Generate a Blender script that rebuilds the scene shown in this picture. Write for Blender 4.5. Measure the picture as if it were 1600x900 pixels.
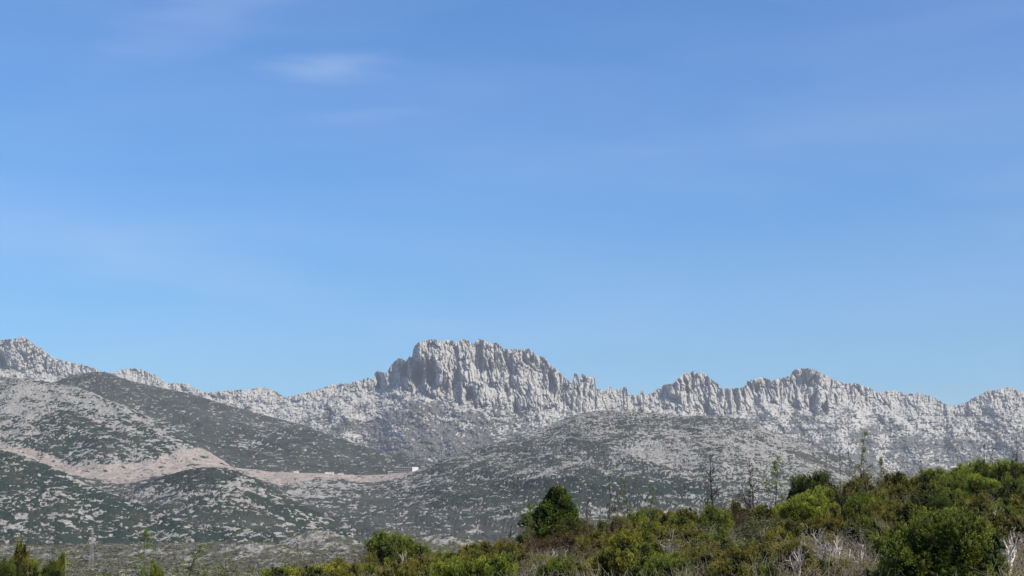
import bpy, math, random
import numpy as np

R = math.radians
for o in list(bpy.data.objects):
    bpy.data.objects.remove(o)
scene = bpy.context.scene
COL = scene.collection

# ------------------------------------------------------------------ camera
F_PX = 2198.0                      # focal length in pixels of the 1600 wide photograph
PITCH = math.atan((820 - 450) / F_PX)
EYE = 1.7
cam = bpy.data.cameras.new('camera')
cam.sensor_width = 36.0
cam.lens = 36.0 * F_PX / 1600.0
cam.clip_start = 0.3
cam.clip_end = 60000
cam_o = bpy.data.objects.new('camera', cam)
cam_o.location = (0, 0, EYE)
cam_o.rotation_euler = (math.pi / 2 + PITCH, 0, 0)
COL.objects.link(cam_o)
scene.camera = cam_o

# ------------------------------------------------------------------ sun and sky
SUN_EL, SUN_AZ = 42.0, 126.0       # degrees; azimuth clockwise from +Y (the view direction)
world = bpy.data.worlds.new('World')
scene.world = world
world.use_nodes = True
nt = world.node_tree
nt.nodes.clear()
def N(tree, kind, **kw):
    n = tree.nodes.new(kind)
    for k, v in kw.items():
        if k.startswith('i_'):
            n.inputs[k[2:].replace('_', ' ')].default_value = v
        else:
            setattr(n, k, v)
    return n
sky = N(nt, 'ShaderNodeTexSky')
sky.sky_type = 'NISHITA'
sky.sun_disc = False
sky.sun_elevation = R(SUN_EL)
sky.sun_rotation = R(SUN_AZ)
sky.altitude = 300
sky.air_density = 1.6
sky.dust_density = 0.0
sky.ozone_density = 4.0
bgd = N(nt, 'ShaderNodeBackground')
bgd.inputs['Strength'].default_value = 0.060
out = N(nt, 'ShaderNodeOutputWorld')
# thin cirrus veil, laid out over the sky's own directions
tc = N(nt, 'ShaderNodeTexCoord')
mp = N(nt, 'ShaderNodeMapping')
mp.inputs['Rotation'].default_value = (0, R(-14), 0)
mp.inputs['Scale'].default_value = (2.2, 2.0, 13.0)
nz = N(nt, 'ShaderNodeTexNoise')
nz.inputs['Scale'].default_value = 1.6
nz.inputs['Detail'].default_value = 5
nz.inputs['Roughness'].default_value = 0.5
nz.inputs['Distortion'].default_value = 0.5
rmp = N(nt, 'ShaderNodeMapRange')
rmp.inputs['From Min'].default_value = 0.36
rmp.inputs['From Max'].default_value = 0.72
rmp.inputs['To Max'].default_value = 0.10
nt.links.new(tc.outputs['Generated'], mp.inputs['Vector'])
nt.links.new(mp.outputs['Vector'], nz.inputs['Vector'])
nt.links.new(nz.outputs['Fac'], rmp.inputs['Value'])
# one brighter wisp high up on the left
def sky_dir(px, py):
    u, v = (px - 800) / F_PX, -(py - 450) / F_PX
    y = math.cos(PITCH) - v * math.sin(PITCH)
    z = math.sin(PITCH) + v * math.cos(PITCH)
    l = math.sqrt(u * u + y * y + z * z)
    return (u / l, y / l, z / l)
def wisp(px, py, wx, wy, amp, rot):
    d = sky_dir(px, py)
    m1 = N(nt, 'ShaderNodeVectorMath', operation='SUBTRACT')
    m1.inputs[1].default_value = d
    nt.links.new(tc.outputs['Generated'], m1.inputs[0])
    m2 = N(nt, 'ShaderNodeMapping')
    m2.vector_type = 'POINT'
    m2.inputs['Rotation'].default_value = (0, R(rot), 0)
    m3 = N(nt, 'ShaderNodeVectorMath', operation='MULTIPLY')
    m3.inputs[1].default_value = (F_PX / wx, 0.0, F_PX / wy)
    nt.links.new(m1.outputs[0], m2.inputs['Vector'])
    nt.links.new(m2.outputs[0], m3.inputs[0])
    ln = N(nt, 'ShaderNodeVectorMath', operation='LENGTH')
    nt.links.new(m3.outputs[0], ln.inputs[0])
    nn = N(nt, 'ShaderNodeTexNoise')
    nn.inputs['Scale'].default_value = 9
    nn.inputs['Detail'].default_value = 6
    mm = N(nt, 'ShaderNodeMapping')
    mm.inputs['Scale'].default_value = (1.5, 1.5, 9)
    nt.links.new(tc.outputs['Generated'], mm.inputs['Vector'])
    nt.links.new(mm.outputs[0], nn.inputs['Vector'])
    ad = N(nt, 'ShaderNodeMath', operation='MULTIPLY_ADD')
    ad.inputs[1].default_value = 1.6
    ad.inputs[2].default_value = -0.8
    nt.links.new(nn.outputs['Fac'], ad.inputs[0])
    a2 = N(nt, 'ShaderNodeMath', operation='ADD')
    nt.links.new(ln.outputs['Value'], a2.inputs[0])
    nt.links.new(ad.outputs[0], a2.inputs[1])
    r = N(nt, 'ShaderNodeMapRange')
    r.interpolation_type = 'SMOOTHSTEP'
    r.inputs['From Min'].default_value = 1.0
    r.inputs['From Max'].default_value = 0.0
    r.inputs['To Max'].default_value = amp
    nt.links.new(a2.outputs[0], r.inputs['Value'])
    return r
acc = rmp
for w in ((528, 103, 150, 30, 0.22, 4), (330, 20, 240, 60, 0.10, 25), (200, 400, 700, 70, 0.10, -10), (560, 182, 160, 20, 0.06, 5)):
    r = wisp(*w)
    a = N(nt, 'ShaderNodeMath', operation='ADD')
    nt.links.new(acc.outputs[0], a.inputs[0])
    nt.links.new(r.outputs[0], a.inputs[1])
    acc = a
mx = N(nt, 'ShaderNodeMix', data_type='RGBA')
mx.inputs['B'].default_value = (8.0, 9.4, 11.6, 1)
nt.links.new(acc.outputs[0], mx.inputs['Factor'])
tint = N(nt, 'ShaderNodeMix', data_type='RGBA', blend_type='MULTIPLY')
tint.inputs['Factor'].default_value = 1.0
tint.inputs['B'].default_value = (0.55, 1.055, 1.72, 1)
nt.links.new(sky.outputs['Color'], tint.inputs['A'])
nt.links.new(tint.outputs['Result'], mx.inputs['A'])
nt.links.new(mx.outputs['Result'], bgd.inputs['Color'])
nt.links.new(bgd.outputs[0], out.inputs['Surface'])

sun = bpy.data.lights.new('sun', 'SUN')
sun.energy = 4.8
sun.angle = R(0.53)
sun.color = (1.0, 0.915, 0.78)
sun_o = bpy.data.objects.new('sun', sun)
sx = math.cos(R(SUN_EL)) * math.sin(R(SUN_AZ))
sy = math.cos(R(SUN_EL)) * math.cos(R(SUN_AZ))
sz = math.sin(R(SUN_EL))
from mathutils import Vector
sun_o.rotation_euler = Vector((sx, sy, sz)).to_track_quat('Z', 'Y').to_euler()
sun_o.location = (60, -30, 80)
COL.objects.link(sun_o)

vs = scene.view_settings
vs.view_transform = 'Standard'
vs.look = 'None'
vs.gamma = 1
vs.exposure = 0.45
scene.cycles.volume_bounces = 1
scene.cycles.max_bounces = 6
scene.cycles.use_denoising = True
scene.cycles.use_adaptive_sampling = True

# ------------------------------------------------------------------ numeric helpers
CP, SP = math.cos(PITCH), math.sin(PITCH)
def ae(px, py):
    """pixel of the photograph -> (x/Y, z/Y) of its line of sight"""
    u = (np.asarray(px, float) - 800) / F_PX
    v = -(np.asarray(py, float) - 450) / F_PX
    yy = CP - v * SP
    return u / yy, (SP + v * CP) / yy
def pix(a, e):
    """(x/Y, z/Y) -> pixel"""
    d = CP + e * SP
    v = (e * CP - SP) / d
    return 800 + F_PX * a / d, 450 - F_PX * v
def h2(ix, iy, seed):
    with np.errstate(over='ignore'):
        h = (ix.astype(np.int64) * 374761393 + iy.astype(np.int64) * 668265263 + seed * 2147483647 + 1013904223) & 0xFFFFFFFF
        h = ((h ^ (h >> 13)) * 1274126177) & 0xFFFFFFFF
        h = ((h ^ (h >> 16)) * 2246822519) & 0xFFFFFFFF
    return (h ^ (h >> 15)).astype(np.float64) / 4294967296.0
def perlin(x, y, seed=0):
    x, y = np.broadcast_arrays(x, y)
    x0, y0 = np.floor(x), np.floor(y)
    fx, fy = x - x0, y - y0
    ux, uy = fx * fx * fx * (fx * (fx * 6 - 15) + 10), fy * fy * fy * (fy * (fy * 6 - 15) + 10)
    def g(i, j):
        t = h2(x0 + i, y0 + j, seed) * 2 * math.pi
        return np.cos(t) * (fx - i) + np.sin(t) * (fy - j)
    a = g(0, 0) * (1 - ux) + g(1, 0) * ux
    b = g(0, 1) * (1 - ux) + g(1, 1) * ux
    return (a * (1 - uy) + b * uy) * 1.5
def fbm(x, y, seed=0, octs=4, gain=0.5, lac=2.03):
    s, amp, n = 0, 1.0, 0
    for k in range(octs):
        s = s + perlin(x * lac ** k + 17.3 * k, y * lac ** k - 9.1 * k, seed + 31 * k) * amp
        n += amp
        amp *= gain
    return s / n
def ridged(x, y, seed=0, octs=4, gain=0.5):
    s, amp, n = 0, 1.0, 0
    for k in range(octs):
        s = s + (1 - 2 * np.abs(perlin(x * 2.07 ** k + 5.7 * k, y * 2.07 ** k + 3.3 * k, seed + 57 * k))) * amp
        n += amp
        amp *= gain
    return s / n
def worley(x, y, seed=0):
    x, y = np.broadcast_arrays(x, y)
    x0, y0 = np.floor(x), np.floor(y)
    f1 = np.full(x.shape, 9.0); f2 = np.full(x.shape, 9.0); cid = np.zeros(x.shape)
    for i in (-1, 0, 1):
        for j in (-1, 0, 1):
            cx, cy = x0 + i, y0 + j
            d = (cx + 0.1 + 0.8 * h2(cx, cy, seed) - x) ** 2 + (cy + 0.1 + 0.8 * h2(cx, cy, seed + 7) - y) ** 2
            c = h2(cx, cy, seed + 13)
            near = d < f1
            f2 = np.where(near, f1, np.minimum(f2, d))
            cid = np.where(near, c, cid)
            f1 = np.where(near, d, f1)
    return np.sqrt(f1), np.sqrt(f2), cid
def facets(x, y, seed=0):
    """broken rock faces: a plane of its own random tilt for every cell"""
    x, y = np.broadcast_arrays(x, y)
    x0, y0 = np.floor(x), np.floor(y)
    f1 = np.full(x.shape, 9.0); out_ = np.zeros(x.shape)
    for i in (-1, 0, 1):
        for j in (-1, 0, 1):
            cx, cy = x0 + i, y0 + j
            dx = x - (cx + 0.1 + 0.8 * h2(cx, cy, seed)); dy = y - (cy + 0.1 + 0.8 * h2(cx, cy, seed + 7))
            d = dx * dx + dy * dy
            v = (h2(cx, cy, seed + 13) - 0.5) * 1.1 + dx * (h2(cx, cy, seed + 17) - 0.5) * 2.6 + dy * (h2(cx, cy, seed + 19) - 0.5) * 1.6
            near = d < f1
            out_ = np.where(near, v, out_); f1 = np.where(near, d, f1)
    return out_
def sstep(a, b, x):
    t = np.clip((x - a) / (b - a), 0, 1)
    return t * t * (3 - 2 * t)
def lin(pts, x):
    p = np.array(pts, float)
    return np.interp(x, p[:, 0], p[:, 1])
def blob(px, py, cx, cy, wx, wy):
    return np.exp(-(((px - cx) / wx) ** 2 + ((py - cy) / wy) ** 2))

def bushes(x, y, dens, size, seed):
    """dome heights 0..1 of scattered bushes, present where dens is high; solid thicket above 0.9"""
    h = 0
    for k, (sc, f) in enumerate(((1.0, 1.0), (0.55, 0.85))):
        f1, f2, cid = worley(x / (size * sc) + 0.25 * perlin(x / size, y / size, seed + 5 + k), y / (size * sc) + 0.25 * perlin(x / size, y / size, seed + 9 + k), seed + 70 * k)
        r = 0.40 + 0.30 * dens + 0.12 * (dens > 0.74)
        d = np.clip(1 - (f1 / r) ** 2, 0, 1) ** 0.6 * np.where(cid < dens * f * 1.05, 1, 0) * (1.0 - 0.35 * k) * (0.6 + 0.5 * h2(np.floor(cid * 9999), np.floor(cid * 333), 3))
        h = np.maximum(h, d)
    return np.clip(h, 0, 1)

def grid_mesh(name, V, attrs, mat, wrap=False, smooth=True, kind='structure'):
    r, c = V.shape[:2]
    me = bpy.data.meshes.new(name)
    n = r * c
    me.vertices.add(n)
    me.vertices.foreach_set('co', np.ascontiguousarray(V.reshape(-1), dtype=np.float32))
    idx = np.arange(n).reshape(r, c)
    q = np.stack([idx[:-1, :-1], idx[:-1, 1:], idx[1:, 1:], idx[1:, :-1]], -1).reshape(-1, 4)
    if wrap:
        q2 = np.stack([idx[:-1, -1], idx[:-1, 0], idx[1:, 0], idx[1:, -1]], -1)
        q = np.concatenate([q, q2])
    me.loops.add(q.size)
    me.loops.foreach_set('vertex_index', q.reshape(-1).astype(np.int32))
    me.polygons.add(len(q))
    me.polygons.foreach_set('loop_start', (np.arange(len(q)) * 4).astype(np.int32))
    me.update(calc_edges=True)
    if smooth:
        me.polygons.foreach_set('use_smooth', np.ones(len(q), dtype=bool))
    for k, v in attrs.items():
        at = me.attributes.new(k, 'FLOAT', 'POINT')
        at.data.foreach_set('value', np.ascontiguousarray(np.broadcast_to(v, (r, c)).reshape(-1), dtype=np.float32))
    me.materials.append(mat)
    o = bpy.data.objects.new(name, me)
    if kind: o['kind'] = kind
    COL.objects.link(o)
    return o

# ------------------------------------------------------------------ land material
def land_mat(name, rock_a, rock_b, veg_a, veg_b, soil, grain, bump, vs_, edge=0.35):
    """limestone, scrub and bare soil, told apart by the mesh's own masks"""
    m = bpy.data.materials.new(name)
    m.use_nodes = True
    t = m.node_tree
    L = t.links.new
    b = t.nodes['Principled BSDF']
    b.inputs['Roughness'].default_value = 0.95
    b.inputs['Specular IOR Level'].default_value = 0.1
    geo = N(t, 'ShaderNodeNewGeometry')
    mp = N(t, 'ShaderNodeMapping')
    mp.inputs['Scale'].default_value = vs_
    L(geo.outputs['Position'], mp.inputs['Vector'])
    n1 = N(t, 'ShaderNodeTexNoise'); n1.inputs['Scale'].default_value = 1 / grain; n1.inputs['Detail'].default_value = 6; n1.inputs['Roughness'].default_value = 0.65
    n2 = N(t, 'ShaderNodeTexNoise'); n2.inputs['Scale'].default_value = 0.13 / grain; n2.inputs['Detail'].default_value = 4
    L(mp.outputs[0], n1.inputs['Vector']); L(mp.outputs[0], n2.inputs['Vector'])
    def attr(a):
        x = N(t, 'ShaderNodeAttribute'); x.attribute_name = a; return x.outputs['Fac']
    def mix(f, a, bb):
        x = N(t, 'ShaderNodeMix', data_type='RGBA')
        L(f, x.inputs['Factor'])
        for s, v in (('A', a), ('B', bb)):
            if isinstance(v, tuple): x.inputs[s].default_value = (*v, 1)
            else: L(v, x.inputs[s])
        return x.outputs['Result']
    def rng(v, a, bb, lo=0., hi=1.):
        x = N(t, 'ShaderNodeMapRange'); L(v, x.inputs['Value'])
        x.inputs['From Min'].default_value = a; x.inputs['From Max'].default_value = bb
        x.inputs['To Min'].default_value = lo; x.inputs['To Max'].default_value = hi
        return x.outputs[0]
    def math_(op, a, bb):
        x = N(t, 'ShaderNodeMath', operation=op)
        for i, v in enumerate((a, bb)):
            if isinstance(v, (int, float)): x.inputs[i].default_value = v
            else: L(v, x.inputs[i])
        return x.outputs[0]
    rock = mix(rng(n1.outputs['Fac'], 0.35, 0.65), rock_a, rock_b)
    rock = mix(rng(n2.outputs['Fac'], 0.4, 0.7, 0, 0.35), rock, tuple(c * f for c, f in zip(rock_b, (0.8, 0.78, 0.76))))
    veg = mix(rng(n2.outputs['Fac'], 0.4, 0.62), veg_a, veg_b)
    veg = mix(rng(n1.outputs['Fac'], 0.3, 0.7, 0, 0.5), veg, tuple(c * 0.45 for c in veg_a))
    veg = mix(attr('dry'), veg, (0.070, 0.068, 0.057))
    fac = math_('ADD', attr('veg'), math_('MULTIPLY', math_('SUBTRACT', n1.outputs['Fac'], 0.5), 1.3))
    fac = rng(fac, 0.5 - edge / 2, 0.5 + edge / 2)
    soil_c = mix(rng(n1.outputs['Fac'], 0.35, 0.65), soil, tuple(c * 0.72 for c in soil))
    base = mix(rng(attr('soil'), 0.3, 0.7), rock, soil_c)
    c = mix(fac, base, veg)
    L(c, b.inputs['Base Color'])
    bp = N(t, 'ShaderNodeBump'); bp.inputs['Distance'].default_value = bump; bp.inputs['Strength'].default_value = 1.0
    L(n1.outputs['Fac'], bp.inputs['Height'])
    L(bp.outputs[0], b.inputs['Normal'])
    return m
GREEN_A, GREEN_B = (0.022, 0.036, 0.026), (0.040, 0.048, 0.034)
M_range = land_mat('range_limestone', (0.445, 0.43, 0.392), (0.35, 0.335, 0.302), (0.15, 0.15, 0.132), (0.18, 0.172, 0.155), (0.40, 0.36, 0.30), 9.0, 6.0, (1, 1, 0.6), 0.5)
M_hill = land_mat('hill_karst', (0.315, 0.303, 0.272), (0.205, 0.195, 0.176), GREEN_A, GREEN_B, (0.335, 0.283, 0.243), 5.0, 2.5, (1, 0.5, 1), 0.4)
M_plain = land_mat('plain_karst', (0.33, 0.31, 0.28), (0.2, 0.19, 0.17), (0.065, 0.075, 0.035), (0.10, 0.085, 0.06), (0.25, 0.2, 0.15), 2.2, 0.6, (1, 0.4, 1), 0.5)

# ------------------------------------------------------------------ the far limestone range
def build_range():
    crest = [(-260,560),(-100,548),(0,533),(20,531),(28,529),(35,527),(45,532),(55,540),(70,550),(85,561),(100,565),(125,570),(150,578),(165,583),(180,584),(190,578),(205,577),(220,578),(240,586),(255,596),(262,600),(280,600),(292,600),(305,608),(315,613),(330,615),(345,613),(360,612),(370,610),(385,611),(400,607),(415,607),(425,609),(437,617),(447,622),(455,620),(470,616),(490,612),(510,605),(525,601),(545,600),(560,596),(575,592),(583,593),(586,583),(592,581),(600,583),(605,584),(608,576),(615,567),(622,560),(628,561),(634,565),(640,557),(644,559),(645.5,548),(648,542),(655,536),(663,533),(672,531),(680,532),(690,535),(697,532),(705,533),(712,537),(718,534),(722,530),(730,531),(735,537),(741,538),(745,533),(750,530),(756,532),(762,536),(768,538),(774,536),(780,539),(787,547),(795,547),(803,546),(815,548),(820,545),(826,546),(832,551),(840,557),(848,558),(855,565),(862,573),(868,577),(876,585),(884,591),(890,597),(894,600),(895.2,590),(898,583),(902,583),(904,590),(905.5,601),(907,588),(910,584),(914,587),(917,592),(919,589),(926,588),(930,592),(931,608),(938,609),(948,611),(950,604),(954,604),(958,609),(962,610),(965,607),(969,606),(972,611),(974,605),(979,605),(981,617),(990,617),(1000,618),(1001,609),(1004,609),(1006,617),(1012,618),(1020,614),(1030,608),(1040,602),(1046,601),(1052,600),(1060,592),(1066,587),(1076,584),(1083,581),(1088,585),(1094,583),(1100,585),(1107,590),(1115,596),(1122,600),(1128,609),(1135,608),(1145,608),(1155,608),(1162,606),(1168,597),(1175,594),(1183,593),(1190,590),(1197,592),(1205,597),(1212,594),(1222,592),(1230,590),(1237,586),(1240,578),(1246,579),(1252,578),(1262,576),(1270,578),(1280,582),(1290,588),(1297,589),(1303,595),(1312,598),(1320,601),(1330,600),(1340,601),(1350,604),(1360,608),(1370,614),(1378,614),(1388,612),(1400,612),(1407,614),(1415,618),(1425,616),(1435,615),(1445,619),(1458,621),(1468,627),(1480,634),(1495,635),(1507,631),(1520,624),(1535,615),(1550,611),(1560,610),(1570,607),(1582,606),(1590,611),(1600,614),(1700,590),(1860,600)]
    cliff = [(-260,590),(0,575),(60,585),(120,590),(200,600),(300,618),(430,632),(520,618),(580,612),(610,608),(640,612),(700,625),(760,634),(800,642),(860,638),(900,642),(940,642),(980,632),(1040,640),(1080,650),(1130,648),(1200,630),(1260,640),(1330,635),(1420,650),(1500,650),(1560,640),(1860,640)]
    cr = np.array(crest)
    ca, ce = ae(cr[:, 0], cr[:, 1])
    cl = np.array(cliff)
    la, le = ae(cl[:, 0], cl[:, 1])
    a = np.linspace(ca[0], ca[-1], 3000)[None, :]
    ec = np.interp(a, ca, ce)
    px0 = 800 + F_PX * a
    jag = 2.8 * ridged(px0 / 7, 0 * a, 5, 4, 0.65) + 3.0 * (0.5 - worley(px0 / 6.5, 0 * a + 0.5, 9)[0])
    amp = np.where((px0 > 890) & (px0 < 1008), 0.3, 1.0)
    ec = ec + (jag - 0.6) * amp / F_PX
    el = np.interp(a, la, le)
    ef = ae(800, 770)[1]
    NF, NB = 500, 40
    t = np.linspace(0, 1, NF)[:, None] ** 0.85
    e = ef + (ec - ef) * t
    D0 = 6300.0
    X, Z = a * D0, e * D0
    zc, zl = ec * D0, el * D0
    # base depth: steep above the cliff foot, gentler below
    inc = np.clip(Z - zl, 0, None)
    dn = np.clip(zl - Z, 0, None)
    massif = sstep(560, 640, px0) * (1 - sstep(890, 985, px0))
    zcs = zc.copy()
    kk = np.exp(-np.linspace(-2.2, 2.2, 141) ** 2); kk /= kk.sum()
    zcs[0] = np.convolve(np.pad(zc[0], 70, mode='edge'), kk, 'valid')
    zls = zl.copy(); zls[0] = np.convolve(np.pad(zl[0], 70, mode='edge'), kk, 'valid')
    D = D0 - (zcs - np.maximum(Z, zls)) * 0.75 - dn * 1.7
    D = D - 120 * massif + 350 * np.abs((px0 - 760) / 1000) ** 1.5
    D = D + 95 * fbm(X / 520, Z / 420, 11, 3) + 60 * fbm(X / 160, Z / 240, 12, 3)
    cm = sstep(-25, 20, Z - zl)                      # cliff zone
    cm = cm * (0.35 + 0.65 * np.maximum(massif, sstep(1020, 1080, px0) * (1 - sstep(1300, 1420, px0)) * 0.8))
    low0 = 1 - sstep(-10, 60, Z - zl)
    wx = X + 16 * fbm(X / 60, Z / 60, 21, 3) + 34 * fbm(X / 300, Z / 330, 23, 2) + 7 * fbm(X / 60, Z / 60, 24, 2)
    wz = Z + 25 * fbm(X / 60, Z / 60, 22, 3)
    f1, f2, cid = worley(wx / 62, wz / 190 + 0.0013 * wx, 31)
    D = D + cm * (30 * f1 + 22 * facets(wx / 55, wz / 120, 85) + (cid - 0.5) * 62 + 22 * np.exp(-(f2 - f1) / 0.07))
    f1, f2, cid = worley(wx / 21 + 0.004 * wz, wz / 88, 33)
    D = D + (0.12 + 0.88 * cm) * (9 * f1 ** 0.9 + 19 * facets(wx / 24 + 0.15 * fbm(X / 12, Z / 12, 81, 2), wz / 62, 82) + (cid - 0.5) * 17 * (1 - low0) + 17 * np.exp(-(f2 - f1) / 0.08))
    D = D - cm * 8 * ridged(wx / 13, wz / 95, 37, 2, 0.5)
    f1, f2, cid = worley(wx / 9, wz / 32, 35)
    D = D + (0.9 * cm + 0.15) * (2.0 * f1 + 7 * facets(X / 10 + Z / 40, Z / 24, 83) + (cid - 0.5) * 5 * (1 - 0.6 * low0) + 3.5 * np.exp(-(f2 - f1) / 0.12))
    g1, g2, gid = worley(X / 14 + 0.5 * fbm(X / 25, Z / 20, 38, 2), Z / 10, 39)
    D = D + (1 - cm) * (7 * g1 + 9 * facets(X / 17 - Z / 50, Z / 13, 84) + (gid - 0.5) * 6)
    D = D - 7 * fbm(X / 9, Z / 13, 41, 3) + 2 * ridged(X / 6, Z / 9, 42, 2)
    # lumpy knolls and gullies below the cliffs
    low = 1 - sstep(-10, 60, Z - zl + 25 * fbm(X / 90, Z / 60, 45, 2))
    f1, f2, cid = worley(X / 48 + fbm(X / 60, Z / 50, 46, 2) * 0.6, Z / 30, 47)
    D = D + low * (26 * f1 ** 1.3)
    D = D - low * 34 * ridged(X / 230 + Z / 300, Z / 420 + X / 900, 48, 3)
    D = D - low * 16 * ridged(X / 55 - Z / 70, Z / 60, 49, 3)
    # the deep shaded clefts of the main face and other named recesses (px, py, half width, half height, depth m)
    P, Q = pix(a, e)
    P = P + 5.0 * fbm(X / 45, Z / 60, 51, 3)
    Q0_ = Q
    Q = Q + 5.0 * fbm(X / 30, Z / 60, 52, 2)
    for (cx, cy, w, h, d) in ((632,580,6,9,55),(655,582,6,17,85),(674,586,6,14,95),(648,592,4,8,40),(592,595,3,9,40),
                              (676,592,5,10,40),(735,615,6,10,75),(730,622,5,7,40),(862,600,5,12,75),(860,588,5,6,30),
                              (724,568,3,10,40),(818,560,2,7,35),(752,565,2.5,8,30),(1071,596,4,5,35),(1073,615,2.5,14,40),
                              (1182,607,3,6,35),(1160,615,3,8,40),(1088,640,5,5,35),(1106,642,5,7,35),(1268,630,3,10,40),
                              (1288,637,4,9,40),(806,640,5,9,45),(4,567,6,8,60),(765,572,3,9,25),(700,574,2,12,25),(790,612,5,10,35),(712,590,2,8,20)):
        D = D + 1.5 * d * np.exp(-np.abs((P - cx - (Q - cy) * 0.1) / w) ** 4 - np.abs((Q - cy) / h) ** 3)
    # standing buttresses to the right of the clefts
    for (cx, cy, w, h, d) in ((692,585,10,22,55),(664,582,4,13,25),(645,572,5,12,35),(747,612,9,17,50),(868,602,5,15,45),(728,590,9,30,25),
                              (640,580,4,10,20),(1280,628,5,12,30),(1190,625,9,12,25),(1120,640,8,14,30),(1064,620,6,20,20)):
        D = D - d * np.exp(-np.abs((P - cx) / w) ** 2.5 - np.abs((Q - cy) / h) ** 2.5)
    V = np.stack([a * D, D, EYE + e * D], -1)
    # far side
    back = []
    Dl, el_ = D[-1], e[-1]
    for k in range(1, NB + 1):
        dd = 2.0 * k ** 1.75
        Db = Dl + dd + 0 * a[0]
        zb = EYE + el_ * Dl - 0.75 * dd + 6 * fbm(a[0] * 400, np.full_like(a[0], k * 0.3), 61, 2)
        back.append(np.stack([a[0] * Db, Db, zb], -1))
    V = np.concatenate([V, np.array(back)])
    # scrub: sparse high up, patchy towards the foot
    P, Q = pix(a, e)
    topd = Q - pix(a, ec)[1]
    bias = -0.53 + 0.0048 * topd - 0.35 * (1 - low0)
    bias = bias + 0.22 * (1 - cm) * ridged(X / 420 + 0.4 * fbm(X / 200, Z / 90, 75, 2), Z / 75, 74, 2)
    bias = bias + 0.42 * blob(P, Q, 560, 664, 90, 9) + 0.4 * blob(P, Q, 650, 645, 70, 8) + 0.4 * blob(P, Q, 690, 683, 60, 9)
    bias = bias + 0.40 * blob(P, Q, 640, 700, 90, 8) + 0.35 * blob(P, Q, 1460, 692, 90, 9) + 0.3 * blob(P, Q, 1350, 672, 50, 7)
    bias = bias + 0.15 * sstep(1150, 1350, P) * sstep(630, 680, Q) + 0.2 * blob(P, Q, 1170, 670, 60, 25) - 0.15 * massif * (1 - low)
    dens = np.clip(0.5 + bias + 1.0 * fbm(X / 95, Z / 45, 71, 4) + 0.3 * fbm(X / 16, Z / 10, 72, 3), 0, 1)
    hb = bushes(wx, Z * 1.25, np.minimum(dens, 0.85), 11.0, 160)
    veg = sstep(0.05, 0.5, hb) * 0.9 + 0.15 * (dens - 0.5)
    veg = np.concatenate([np.clip(veg, 0, 1), np.repeat(np.clip(veg[-1:], 0, 1), NB, 0)])
    dry = np.clip(0.55 + 0.6 * fbm(X / 140, Z / 60, 73, 2), 0, 1)
    dry = np.concatenate([dry, np.repeat(dry[-1:], NB, 0)])
    return grid_mesh('mountain_range', V, {'veg': veg, 'dry': dry, 'soil': 0 * veg}, M_range, smooth=False)
build_range()

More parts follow.
